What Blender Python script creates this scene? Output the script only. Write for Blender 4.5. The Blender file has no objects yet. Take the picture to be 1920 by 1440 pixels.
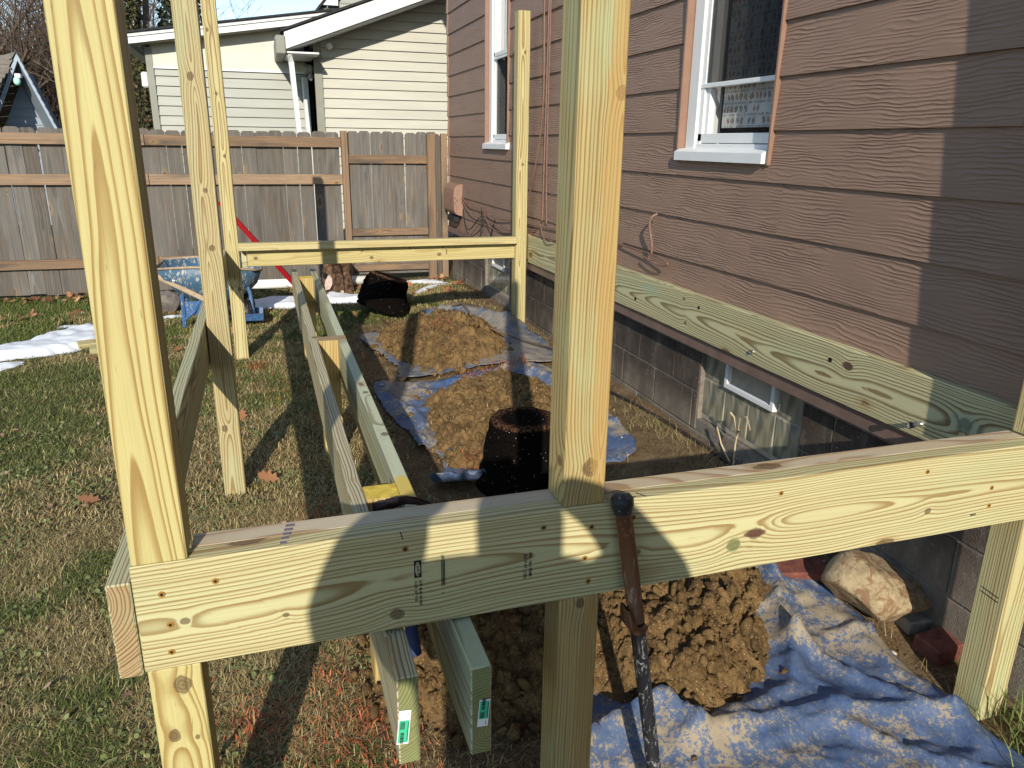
import bpy, bmesh, math, random
import numpy as np
from mathutils import Vector, Matrix, Euler, geometry as mgeo
random.seed(7)
RNG = np.random.default_rng(11)
R = math.radians
sc = bpy.context.scene
COL = sc.collection

# ------------------------------------------------------------------ camera, sky, sun, exposure
cd = bpy.data.cameras.new("camera"); cam = bpy.data.objects.new("camera", cd); COL.objects.link(cam)
cd.sensor_width = 36; cd.lens = 1428.35/1920*36; cd.clip_start = .02; cd.clip_end = 3000
cam.matrix_world = Matrix(((0.95295773, 0.07956583, -0.29247366, 0), (-0.30282921, 0.29094926, -0.90754779, 0),
                           (0.0128852, 0.95342425, 0.30135721, 1.5), (0, 0, 0, 1)))
sc.camera = cam
SUN_EL, SUN_AZ = R(23.5), R(16.0)            # light travels toward +Y and a little +X
sun_dir = Vector((math.sin(SUN_AZ)*math.cos(SUN_EL), math.cos(SUN_AZ)*math.cos(SUN_EL), -math.sin(SUN_EL)))
W = bpy.data.worlds.new("World"); sc.world = W; W.use_nodes = True
wn = W.node_tree.nodes; wl = W.node_tree.links
bg = wn["Background"]; bg.inputs[1].default_value = .15
sky = wn.new("ShaderNodeTexSky"); sky.sky_type = 'NISHITA'; sky.sun_disc = False
sky.sun_elevation = SUN_EL; sky.sun_rotation = R(180)+SUN_AZ
sky.air_density = 1.0; sky.dust_density = 0; sky.ozone_density = 3
tc = wn.new("ShaderNodeTexCoord"); mp = wn.new("ShaderNodeMapping"); mp.inputs['Scale'].default_value = (1.2, 1.2, 5)
wl.new(tc.outputs['Generated'], mp.inputs[0])
cn = wn.new("ShaderNodeTexNoise"); cn.inputs['Scale'].default_value = 2.3; cn.inputs['Detail'].default_value = 6; cn.inputs['Roughness'].default_value = .6
wl.new(mp.outputs[0], cn.inputs['Vector'])
cr = wn.new("ShaderNodeMapRange"); cr.inputs[1].default_value = .42; cr.inputs[2].default_value = .8; cr.inputs[4].default_value = .42
wl.new(cn.outputs[0], cr.inputs[0])
cm = wn.new("ShaderNodeMix"); cm.data_type = 'RGBA'; cm.inputs[7].default_value = (5.0, 5.2, 5.6, 1)
st = wn.new("ShaderNodeMix"); st.data_type = 'RGBA'; st.blend_type = 'MULTIPLY'; st.inputs[0].default_value = 1; st.inputs[7].default_value = (1.0, .955, .90, 1); wl.new(sky.outputs[0], st.inputs[6])
wl.new(cr.outputs[0], cm.inputs[0]); wl.new(st.outputs[2], cm.inputs[6]); wl.new(cm.outputs[2], bg.inputs[0])
sl = bpy.data.lights.new("sun", 'SUN'); sl.energy = 3.8; sl.angle = R(.53); sl.color = (1, .93, .80)
so = bpy.data.objects.new("sun", sl); COL.objects.link(so); so.location = (-3, -10, 8)
so.rotation_euler = sun_dir.to_track_quat('-Z', 'Y').to_euler()
vs = sc.view_settings; vs.view_transform = 'Standard'; vs.look = 'None'; vs.gamma = 1; vs.use_curve_mapping = False
vs.exposure = 0.55

# ------------------------------------------------------------------ node helper
class NT:
    def __init__(s, name, rough=.7, spec=.3):
        s.m = bpy.data.materials.new(name); s.m.use_nodes = True
        s.t = s.m.node_tree; s.n = s.t.nodes; s.l = s.t.links
        s.b = s.n["Principled BSDF"]; s.b.inputs['Roughness'].default_value = rough
        s.b.inputs['Specular IOR Level'].default_value = spec
    def put(s, sock, v):
        if hasattr(v, 'is_output'): s.l.new(v, sock)
        elif isinstance(v, (tuple, list)) and sock.type == 'RGBA' and len(v) == 3: sock.default_value = (*v, 1)
        else: sock.default_value = v
    def math(s, op, a, b=0, c=0, clamp=False):
        n = s.n.new("ShaderNodeMath"); n.operation = op; n.use_clamp = clamp
        s.put(n.inputs[0], a); s.put(n.inputs[1], b); s.put(n.inputs[2], c); return n.outputs[0]
    def vm(s, op, a, b=(0, 0, 0), out=0, scale=None):
        n = s.n.new("ShaderNodeVectorMath"); n.operation = op
        s.put(n.inputs[0], a); s.put(n.inputs[1], b)
        if scale is not None: s.put(n.inputs['Scale'], scale)
        return n.outputs['Value'] if op in ('LENGTH', 'DOT_PRODUCT', 'DISTANCE') else n.outputs[0]
    def xyz(s, v):
        n = s.n.new("ShaderNodeSeparateXYZ"); s.put(n.inputs[0], v); return n.outputs
    def cxyz(s, x, y, z):
        n = s.n.new("ShaderNodeCombineXYZ"); s.put(n.inputs[0], x); s.put(n.inputs[1], y); s.put(n.inputs[2], z); return n.outputs[0]
    def noise(s, v, scale=1, detail=2, rough=.5, col=False, dist=0):
        n = s.n.new("ShaderNodeTexNoise"); s.put(n.inputs['Vector'], v); n.inputs['Scale'].default_value = scale
        n.inputs['Detail'].default_value = detail; n.inputs['Roughness'].default_value = rough; n.inputs['Distortion'].default_value = dist
        return n.outputs[1 if col else 0]
    def voro(s, v, scale=1, feature='F1', out=0, rand=1):
        n = s.n.new("ShaderNodeTexVoronoi"); n.feature = feature; s.put(n.inputs['Vector'], v); n.inputs['Scale'].default_value = scale
        n.inputs['Randomness'].default_value = rand
        return n.outputs[out]
    def mix(s, f, a, b, mode='MIX'):
        n = s.n.new("ShaderNodeMix"); n.data_type = 'RGBA'; n.blend_type = mode; n.clamp_factor = True
        s.put(n.inputs[0], f); s.put(n.inputs[6], a); s.put(n.inputs[7], b); return n.outputs[2]
    def rng(s, v, a, b, c=0, d=1, smooth=False):
        n = s.n.new("ShaderNodeMapRange"); n.clamp = True
        if smooth: n.interpolation_type = 'SMOOTHSTEP'
        s.put(n.inputs[0], v)
        for i, x in zip((1, 2, 3, 4), (a, b, c, d)): n.inputs[i].default_value = x
        return n.outputs[0]
    def attr(s, name, out='Vector', kind='GEOMETRY'):
        n = s.n.new("ShaderNodeAttribute"); n.attribute_name = name; n.attribute_type = kind; return n.outputs[out]
    def obj(s): return s.n.new("ShaderNodeTexCoord").outputs['Object']
    def pos(s): return s.n.new("ShaderNodeNewGeometry").outputs['Position']
    def rand(s): return s.n.new("ShaderNodeObjectInfo").outputs['Random']
    def bump(s, h, strength=.3, dist=.002):
        n = s.n.new("ShaderNodeBump"); n.inputs['Strength'].default_value = strength; n.inputs['Distance'].default_value = dist
        s.put(n.inputs['Height'], h)
        s.l.new(n.outputs[0], s.b.inputs['Normal'])
    def base(s, c): s.put(s.b.inputs['Base Color'], c); return s
    def rough(s, v): s.put(s.b.inputs['Roughness'], v)

def plain(name, col, rough=.6, spec=.3, var=.12, scale=30, bump=0, metal=0):
    t = NT(name, rough, spec); p = t.obj()
    n = t.noise(p, scale, 4, .6)
    t.base(t.mix(t.rng(n, .3, .7), tuple(c*(1-var) for c in col), tuple(min(1, c*(1+var)) for c in col)))
    t.b.inputs['Metallic'].default_value = metal
    if bump: t.bump(n, bump, .003)
    return t.m

# pine: growth rings around a pith that runs along the board; 'grain' = (along, across, across) in metres
def wood(name, early, late, spacing=.0065, knots=(), green=.25, amber=.3, contrast=1.0, stains=(), knot_amt=1.0, warp=.02, rough=.62, weather=0, taper=.012, bmp=.35, alb=.80):
    early = tuple(x*alb for x in early); late = tuple(x*alb for x in late)
    t = NT(name, rough, .25); p = t.attr("grain")
    L, u, v = t.xyz(p)[:3]
    wv = t.vm('MULTIPLY', p, (1.1, 3.2, 3.2))
    w1 = t.vm('SCALE', t.vm('SUBTRACT', t.noise(wv, 1, 1.5, .4, True), (.5, .5, .5)), scale=warp*2)
    w2 = t.vm('SCALE', t.vm('SUBTRACT', t.noise(t.vm('MULTIPLY', p, (7, 30, 30)), 1, 2, .5, True), (.5, .5, .5)), scale=.0028)
    q = t.vm('ADD', t.vm('ADD', p, w1), w2)
    q = t.vm('MULTIPLY', q, (0, 1, 1))
    r = t.vm('LENGTH', q)
    r = t.math('ADD', r, t.math('MULTIPLY', L, taper))
    # random knots
    kq = t.vm('MULTIPLY', p, (2.6, 5.5, 5.5))
    kd = t.voro(kq, 1)
    krnd = t.xyz(t.voro(kq, 1, out=1))[0]
    ksz = t.math('MULTIPLY_ADD', krnd, .10, .03)
    kn = t.math('DIVIDE', kd, ksz)                       # 1 at the knot's rim
    kall = [(kn, .010*knot_amt)]
    for (kx, ku, kv, kr) in knots:
        d = t.vm('LENGTH', t.vm('MULTIPLY', t.vm('SUBTRACT', p, (kx, ku, kv)), (1/(kr*1.25), 1/kr, 1/kr)))
        kall.append((d, kr*.95))
    kmask = None; kcore = None
    kwob = t.math('MULTIPLY_ADD', t.noise(t.vm('MULTIPLY', p, (40, 70, 70)), 1, 2), .7, -.35)
    for d, amp in kall:
        d = t.math('MAXIMUM', t.math('ADD', d, kwob), .01)
        e = t.math('EXPONENT', t.math('MULTIPLY', t.math('POWER', d, 1.5), -.22))
        r = t.math('ADD', r, t.math('MULTIPLY', e, amp))
        mk = t.rng(d, .85, 1.15, 1, 0, True)
        rings = t.math('SINE', t.math('MULTIPLY', d, 15))
        ck = t.math('MULTIPLY', mk, t.math('MULTIPLY_ADD', rings, .10, .76))
        kmask = mk if kmask is None else t.math('MAXIMUM', kmask, mk)
        kcore = ck if kcore is None else t.math('MAXIMUM', kcore, ck)
    rr = t.math('ADD', t.math('DIVIDE', r, spacing), t.math('MULTIPLY', t.noise(t.cxyz(t.math('MULTIPLY', r, 55), 3.3, 1), 1, 1), 2.6))
    f = t.math('FRACT', rr)
    late_f = t.math('MULTIPLY', t.rng(f, .38, .86, 0, 1, True), t.rng(f, .91, 1, 1, 0, True))
    fine = t.noise(t.vm('MULTIPLY', p, (5, 420, 420)), 1, 2, .6)
    strn = t.rng(t.noise(t.vm('MULTIPLY', p, (2, 14, 14)), 1, 2), .25, .7, .75*contrast, 1.1*contrast)
    band = t.noise(t.cxyz(t.math('MULTIPLY', r, 70), t.math('MULTIPLY', L, .8), 5), 1, 1)
    c = t.mix(t.math('MULTIPLY', late_f, strn, clamp=True), t.mix(t.rng(band, .45, .75, 0, .38), early, t.mix(.45, early, late)), late)
    blot = t.noise(t.vm('MULTIPLY', p, (2.2, 9, 9)), 1, 3, .55)
    c = t.mix(t.math('MULTIPLY', t.rng(blot, .5, .78, 0, 1, True), green), c, (.36, .47, .27), 'MIX')
    c = t.mix(t.math('MULTIPLY', t.rng(blot, .5, .22, 0, 1, True), amber), c, (.50, .33, .12), 'MIX')
    c = t.mix(t.rng(fine, .35, .75, 0, .16), c, tuple(x*.55 for x in late))
    # pitch pockets / specks
    sp = t.noise(t.vm('MULTIPLY', p, (25, 260, 260)), 1, 1)
    c = t.mix(t.rng(sp, .74, .80, 0, .6), c, (.16, .09, .04))
    if weather:
        wsn = t.noise(t.vm('MULTIPLY', p, (1.6, 22, 22)), 1, 4, .65)
        c = t.mix(t.rng(wsn, .35, .7, 0, weather), c, (.125, .115, .105))
        sm = t.noise(t.vm('MULTIPLY', p, (1.8, 9, 9)), 1, 2, .5)
        c = t.mix(t.rng(sm, .56, .72, 0, .7), c, (.085, .078, .072))
        wb = t.noise(t.vm('MULTIPLY', p, (2.4, 8, 8)), 1, 3, .6)
        c = t.mix(t.rng(wb, .52, .75, 0, .65), c, (.15, .11, .075))
        c = t.mix(t.math('MULTIPLY', t.rand(), .9), c, t.mix(1, c, (.66, .62, .58), 'MULTIPLY'))
    else:
        c = t.mix(t.math('MULTIPLY', t.rand(), .25), c, t.mix(1, c, (.95, .93, .80), 'MULTIPLY'))
    halo = t.math('MULTIPLY', t.rng(kall[0][0], 1.0, 2.2, .5, 0, True), 1)
    c = t.mix(halo, c, (.33, .20, .08))
    c = t.mix(t.math('MULTIPLY', kcore, .95, clamp=True), c, (.085, .045, .022) if not weather else (.06, .05, .045))
    for (cx, cu, cv, sx, su, sv, col, amt) in stains:
        d = t.vm('LENGTH', t.vm('MULTIPLY', t.vm('SUBTRACT', p, (cx, cu, cv)), (1/sx, 1/su, 1/sv)))
        d = t.math('ADD', d, t.math('MULTIPLY_ADD', t.noise(t.vm('MULTIPLY', p, (20, 60, 60)), 1, 3), .6, -.3))
        c = t.mix(t.rng(d, .8, 1.05, amt, 0, True), c, col)
    t.base(c)
    t.bump(t.math('ADD', t.math('MULTIPLY', late_f, .6), t.math('ADD', t.math('MULTIPLY', fine, .8), t.math('MULTIPLY', kmask, -1.5))), bmp, .0012)
    return t.m

# ------------------------------------------------------------------ mesh helpers
def tag(o, label=None, cat=None, group=None, kind=None):
    for k, v in (('label', label), ('category', cat), ('group', group), ('kind', kind)):
        if v: o[k] = v
    return o
def empty(name, loc=(0, 0, 0), **kw):
    o = bpy.data.objects.new(name, None); COL.objects.link(o); o.location = loc; o.empty_display_size = .1
    return tag(o, **kw)
def link(name, me, mats=(), parent=None, loc=(0, 0, 0), rot=(0, 0, 0)):
    o = bpy.data.objects.new(name, me); COL.objects.link(o); o.location = loc; o.rotation_euler = rot
    for m in (mats if isinstance(mats, (list, tuple)) else [mats]):
        if m and m.name not in [x.name for x in me.materials if x]: me.materials.append(m)
    if parent:
        o.parent = parent
        o.location = Vector(loc)-Vector(parent.get('_w', parent.location))
    o['_w'] = tuple(loc)
    return o
def mesh(name, verts, faces, mats=(), parent=None, loc=(0, 0, 0), rot=(0, 0, 0), smooth=False):
    me = bpy.data.meshes.new(name); me.from_pydata([tuple(v) for v in verts], [], [tuple(f) for f in faces]); me.update()
    if smooth: me.polygons.foreach_set('use_smooth', [True]*len(me.polygons))
    return link(name, me, mats, parent, loc, rot)
def npmesh(name, V, F, mats=(), parent=None, smooth=False, loc=(0, 0, 0)):
    """V (n,3), F (m,k) equal-sized faces"""
    V = np.asarray(V, np.float32); F = np.asarray(F, np.int32); k = F.shape[1]
    me = bpy.data.meshes.new(name)
    me.vertices.add(len(V)); me.vertices.foreach_set('co', V.ravel())
    me.loops.add(F.size); me.loops.foreach_set('vertex_index', F.ravel())
    me.polygons.add(len(F)); me.polygons.foreach_set('loop_start', np.arange(0, F.size, k, dtype=np.int32))
    if smooth: me.polygons.foreach_set('use_smooth', np.ones(len(F), bool))
    me.update(calc_edges=True)
    return link(name, me, mats, parent, loc)
def bm_obj(name, bm, mats=(), parent=None, loc=(0, 0, 0), rot=(0, 0, 0), smooth=False):
    bm.normal_update(); me = bpy.data.meshes.new(name); bm.to_mesh(me); bm.free()
    if smooth: me.polygons.foreach_set('use_smooth', [True]*len(me.polygons))
    return link(name, me, mats, parent, loc, rot)
def add_box(bm, c, d, rot=None, mi=0, bevel=0):
    g = bmesh.ops.create_cube(bm, size=1); vs_ = g['verts']
    M = Matrix.Translation(c) @ (rot.to_4x4() if rot is not None else Matrix()) @ Matrix.Diagonal((*d, 1))
    bmesh.ops.transform(bm, matrix=M, verts=vs_)
    fs = list({f for v in vs_ for f in v.link_faces})
    for f in fs: f.material_index = mi
    if bevel:
        es = list({e for v in vs_ for e in v.link_edges})
        bmesh.ops.bevel(bm, geom=es, offset=bevel, segments=1, affect='EDGES', profile=.5)
def box(name, lo, hi, mat, parent=None, bevel=0):
    c = [(a+b)/2 for a, b in zip(lo, hi)]; d = [b-a for a, b in zip(lo, hi)]
    bm = bmesh.new(); add_box(bm, (0, 0, 0), d, bevel=bevel)
    return bm_obj(name, bm, mat, parent, c)
def set_grain(o, fn):
    me = o.data; n = len(me.vertices); co = np.empty(n*3, np.float32); me.vertices.foreach_get('co', co); co = co.reshape(-1, 3)
    a = me.attributes.new('grain', 'FLOAT_VECTOR', 'POINT'); a.data.foreach_set('vector', fn(co).astype(np.float32).ravel())
AX = {'x': (0, 1, 2), 'y': (1, 0, 2), 'z': (2, 0, 1)}
def grain_fn(ax, pith=None, off=None):
    i = AX[ax]
    if pith is None:
        a = random.uniform(0, 2*math.pi); d = random.uniform(.03, .09); pith = (math.cos(a)*d, math.sin(a)*d)
    o = np.array([random.uniform(0, 40) if off is None else off, pith[0], pith[1]])
    return lambda co: co[:, i]+o
def lumber(name, lo, hi, ax, mat, parent=None, pith=None, off=None, bevel=.0025, endmat=None, boxes=None, rot=(0, 0, 0)):
    """a sawn board with eased edges; knots/stains of its material are given in grain coords"""
    c = [(a+b)/2 for a, b in zip(lo, hi)]
    bm = bmesh.new()
    for l, h in (boxes or [(lo, hi)]):
        cc = [(a+b)/2-q for a, b, q in zip(l, h, c)]; d = [b-a for a, b in zip(l, h)]
        add_box(bm, cc, d, bevel=bevel)
    if endmat:
        bm.normal_update(); k = AX[ax][0]
        for f in bm.faces:
            if abs(f.normal[k]) > .9: f.material_index = 1
    o = bm_obj(name, bm, [mat, endmat] if endmat else mat, parent, c, rot)
    set_grain(o, grain_fn(ax, pith, off)); return o
def tube(name, pts, r, mat, parent=None, n=8, radii=None, smooth=True, caps=True):
    V, F = tube_geo(pts, r, n, radii, caps)
    return mesh(name, V, F, mat, parent, smooth=smooth)
def tube_geo(pts, r, n=8, radii=None, caps=True, base=0):
    P = [Vector(p) for p in pts]; V = []; F = []
    up = Vector((.13, .21, .97))
    for i, p in enumerate(P):
        t = (P[min(i+1, len(P)-1)]-P[max(i-1, 0)]).normalized()
        a = t.cross(up); a = a.normalized() if a.length > 1e-4 else Vector((1, 0, 0)); b = t.cross(a)
        rr = radii[i] if radii else r
        for k in range(n):
            w = 2*math.pi*k/n; V.append(p+a*math.cos(w)*rr+b*math.sin(w)*rr)
    for i in range(len(P)-1):
        for k in range(n):
            F.append((base+i*n+k, base+i*n+(k+1) % n, base+(i+1)*n+(k+1) % n, base+(i+1)*n+k))
    if caps:
        F.append(tuple(base+k for k in range(n))); F.append(tuple(base+(len(P)-1)*n+k for k in reversed(range(n))))
    return V, F

def to_mesh(o):
    """swap a text or curve object for its mesh"""
    nm = o.name; bpy.context.view_layer.update(); dg = bpy.context.evaluated_depsgraph_get()
    me = bpy.data.meshes.new_from_object(o.evaluated_get(dg)); n = bpy.data.objects.new(nm, me); COL.objects.link(n)
    n.parent = o.parent; n.location = o.location; n.rotation_euler = o.rotation_euler; n.scale = o.scale
    bpy.data.objects.remove(o); n.name = nm; return n

# ------------------------------------------------------------------ numpy noise
def _h(ix, iy, s):
    n = (ix.astype(np.int64)*374761393 + iy.astype(np.int64)*668265263 + s*1274126177) & 0x7fffffff
    n = ((n ^ (n >> 13))*1274126177) & 0x7fffffff
    return ((n ^ (n >> 16)) & 0xffffff)/float(0xffffff)
def vnoise(x, y, s=0):
    ix = np.floor(x); iy = np.floor(y); fx = x-ix; fy = y-iy
    fx = fx*fx*(3-2*fx); fy = fy*fy*(3-2*fy); ix = ix.astype(np.int64); iy = iy.astype(np.int64)
    return (_h(ix, iy, s)*(1-fx)+_h(ix+1, iy, s)*fx)*(1-fy)+(_h(ix, iy+1, s)*(1-fx)+_h(ix+1, iy+1, s)*fx)*fy
def fbm(x, y, s=0, o=4, g=.5):
    a = 1; t = 0; m = 0
    for k in range(o):
        t = t+a*vnoise(x*2**k, y*2**k, s+k*17); m += a; a *= g
    return t/m
def clods(x, y, s):
    """rounded lumps, 0..1, with dark joints between them"""
    ix = np.floor(x).astype(np.int64); iy = np.floor(y).astype(np.int64); best = np.zeros_like(x)
    for dx in (-1, 0, 1):
        for dy in (-1, 0, 1):
            cx = ix+dx; cy = iy+dy
            px = cx+_h(cx, cy, s); py = cy+_h(cx, cy, s+5); rr = .35+.45*_h(cx, cy, s+9)
            d2 = ((x-px)**2+(y-py)**2)/rr**2
            best = np.maximum(best, np.sqrt(np.clip(1-d2, 0, 1))*rr*1.25)
    return best
def S(t): t = np.clip(t, 0, 1); return t*t*(3-2*t)
def g0(x, y):
    x = np.asarray(x, float); y = np.asarray(y, float)
    return -.02+.12*S((x-.9)/.9)*S((y-1.6)/1.2)*(1-.6*S((y-7.2)/1.2))-.03*(1-S((y-1.2)/1.0))
def gz(x, y):
    x = np.asarray(x, float); y = np.asarray(y, float)
    return g0(x, y)+.03*(fbm(x*1.7+9, y*1.7+3, 3, 3)-.5)+.022*soil(x, y)*(fbm(x*9, y*9, 8, 3)-.5)
def soil(x, y):
    """1 where the yard is bare earth: round the mounds, beside the house and where the tool shed light on it"""
    x = np.asarray(x, float); y = np.asarray(y, float); n = (fbm(x*2.5, y*2.5, 21, 4)-.5)
    a = S((x-.36+n*.55)/.28)*(1-S((y-6.35+n*1.2)/.6))
    b = S((x-1.55+n*.4)/.25)*(1-S((y-7.2+n)/.6))
    c = S((x-.05+n*.5)/.2)*(1-S((y-2.05+n*.8)/.5))
    return np.clip(np.maximum(np.maximum(a, b), c*.85), 0, 1)
def gzf(x, y): return float(gz(x, y))

# ------------------------------------------------------------------ materials
E1, L1 = (.64, .57, .29), (.31, .195, .075)      # fresh yellow-green pine
E2, L2 = (.545, .535, .33), (.225, .165, .08)      # greener treated pine
M_post = wood("pine_post", E1, L1, .010, taper=.02)
M_pine = wood("pine_yellow", E1, L1, .0075)
M_green = wood("pine_green", E2, L2, .0075, alb=.92, green=.4, amber=.15, warp=.028)
M_end = wood("pine_end_green", (.31, .32, .145), (.17, .185, .07), .006, green=.1, knot_amt=.3, warp=.01)
M_endtan = wood("pine_end_tan", (.50, .37, .20), (.22, .12, .05), .0065, knot_amt=.2, warp=.01)
M_picket = wood("weathered_picket", (.262, .243, .218), (.138, .124, .11), .010, green=0, amber=.12, weather=.95, rough=.85, knot_amt=1.3, contrast=.9)
M_rail = wood("weathered_rail", (.46, .315, .20), (.27, .16, .09), .009, green=0, amber=.15, weather=.4, rough=.8)
M_white = plain("white_vinyl", (.70, .70, .69), .4, .4, .04, 8)
M_cream = plain("cream_panel", (.60, .57, .48), .55, .3, .05, 3)
M_black = plain("black_rubber", (.012, .012, .013), .6, .4, .3, 60)
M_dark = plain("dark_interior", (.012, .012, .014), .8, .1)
M_steel = plain("galvanised_steel", (.45, .46, .47), .35, .5, .15, 40, metal=.9)
M_brass = plain("deck_screw_gold", (.30, .155, .03), .45, .4, .3, 90)
M_trim = plain("brown_trim", (.25, .145, .10), .5, .35, .08, 12)
M_brownflash = plain("brown_flashing", (.175, .115, .09), .5, .35, .15, 12)
M_snow = plain("snow_surface", (.74, .76, .79), .55, .3, .05, 25, .5)

def siding_mat(name, col, emboss):
    t = NT(name, .55, .3); p = t.attr("grain"); L, u, v = t.xyz(p)[:3]
    n1 = t.noise(t.vm('MULTIPLY', p, (2.4, 1, 11)), 1, 2, .5)
    n2 = t.noise(t.vm('MULTIPLY', p, (10, 1, 34)), 1, 2, .55)
    w = t.math('ADD', t.math('MULTIPLY', v, 470), t.math('ADD', t.math('MULTIPLY', n1, 30), t.math('MULTIPLY', n2, 8)))
    h = t.math('SINE', w)
    h = t.math('POWER', t.math('MULTIPLY_ADD', h, .5, .5), .45)
    amp = t.rng(t.noise(t.vm('MULTIPLY', p, (3, 1, 9)), 1, 2), .36, .60, .08, 1)
    h = t.math('MULTIPLY', h, amp)
    big = t.noise(p, 2.2, 4, .6)
    c = t.mix(t.rng(big, .3, .7), tuple(x*.93 for x in col), tuple(x*1.07 for x in col))
    dirt = t.noise(t.vm('MULTIPLY', p, (8, 8, 3)), 1, 5, .7)
    c = t.mix(t.rng(dirt, .62, .8, 0, .18), c, (.30, .26, .22))
    c = t.mix(t.math('MULTIPLY', t.rand(), .12), c, (.12, .075, .06))
    c = t.mix(t.rng(h, 0, .35, .18, 0), c, tuple(x*.6 for x in col))
    t.base(c); t.bump(h, emboss, .0032); t.rough(t.rng(big, .3, .7, .5, .62)); return t.m
M_siding = siding_mat("brown_lap_siding", (.272, .171, .122), .8)

def vinyl_mat(name, col):
    t = NT(name, .5, .3); p = t.pos()
    n = t.noise(t.vm('MULTIPLY', p, (1.2, 1.2, 9)), 1, 4, .6)
    c = t.mix(t.rng(n, .35, .7), tuple(x*.93 for x in col), tuple(min(1, x*1.05) for x in col))
    st = t.noise(t.vm('MULTIPLY', p, (6, 6, .7)), 1, 4, .6)
    c = t.mix(t.rng(st, .58, .8, 0, .15), c, tuple(x*.75 for x in col))
    t.base(c); t.bump(t.noise(t.vm('MULTIPLY', p, (3, 3, 160)), 1, 2), .08, .002); return t.m
M_vinyl = vinyl_mat("cream_vinyl_siding", (.455, .44, .375))
M_vinyl2 = vinyl_mat("sage_vinyl_siding", (.345, .35, .305))
M_vtrim = vinyl_mat("sage_corner_trim", (.245, .245, .20))
M_gray = vinyl_mat("slate_gray_siding", (.21, .25, .30))
M_grayt = vinyl_mat("slate_gray_fascia", (.30, .36, .43))
def shingle_mat(name, a, b):
    t = NT(name, .9, .15); p = t.obj()
    n = t.noise(p, 60, 4, .7); k = t.noise(p, 5, 3)
    c = t.mix(t.rng(n, .35, .68), a, b); c = t.mix(t.rng(k, .4, .7, 0, .4), c, tuple(x*.6 for x in a)); t.base(c); t.bump(n, .6, .004); return t.m
M_shing = shingle_mat("tan_gray_shingles", (.15, .125, .10), (.27, .24, .20))
M_shingd = shingle_mat("dark_shingles", (.02, .02, .022), (.06, .06, .062))
def block_mat():
    t = NT("painted_foundation_block", .8, .25); p = t.pos()
    n = t.noise(p, 170, 3, .65); k = t.noise(p, 3, 5, .65); e = t.noise(t.vm('MULTIPLY', p, (9, 9, 4)), 1, 5, .7)
    c = t.mix(t.rng(k, .35, .7), (.05, .037, .029), (.115, .088, .07))
    c = t.mix(t.rng(e, .52, .72, 0, .75), c, (.20, .18, .15))
    z = t.xyz(p)[2]
    c = t.mix(t.math('MULTIPLY', t.rng(z, .12, .30, 1, 0), t.rng(e, .3, .6, .3, .9)), c, (.25, .21, .16))
    c = t.mix(t.rng(t.noise(p, 60, 4, .7), .62, .70, 0, .7), c, (.34, .31, .27))
    c = t.mix(t.rng(t.noise(p, 1.3, 3, .6), .5, .62, 0, .6), c, (.04, .03, .025))
    t.base(c); t.bump(n, .8, .005); return t.m
M_block = block_mat()
M_mortar = plain("block_mortar", (.19, .165, .135), .9, .1, .3, 40, .4)
def glassblock_mat():
    t = NT("wavy_glass_block", .12, .7); p = t.obj()
    n = t.noise(t.vm('MULTIPLY', p, (5, 11, 5)), 1, 1.5, .45, dist=1.6)
    n2 = t.noise(t.vm('MULTIPLY', p, (9, 15, 8)), 1, 1.5, .5, dist=1.6)
    c = t.mix(t.rng(n, .32, .7), (.11, .115, .085), (.44, .39, .27))
    c = t.mix(t.rng(n2, .64, .74, 0, .5), c, (.12, .13, .22)); c = t.mix(t.rng(n2, .38, .28, 0, .6), c, (.07, .17, .15))
    t.base(c); t.bump(n, .35, .01); return t.m
M_gblock = glassblock_mat()
def glass_mat(name, tint=(.02, .025, .03), alpha=.35):
    t = NT(name, .03, .5); tr = t.n.new("ShaderNodeBsdfTransparent"); mx = t.n.new("ShaderNodeMixShader")
    t.base(tint); mx.inputs[0].default_value = alpha
    t.l.new(tr.outputs[0], mx.inputs[1]); t.l.new(t.b.outputs[0], mx.inputs[2]); t.l.new(mx.outputs[0], t.n["Material Output"].inputs[0]); return t.m
M_glass = glass_mat("window_glass", (.02, .025, .03), .12); M_screen = glass_mat("insect_screen", (.02, .021, .023), .45); M_screen.node_tree.nodes["Principled BSDF"].inputs["Roughness"].default_value = .9; M_screen.node_tree.nodes["Principled BSDF"].inputs["Specular IOR Level"].default_value = .05
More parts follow.
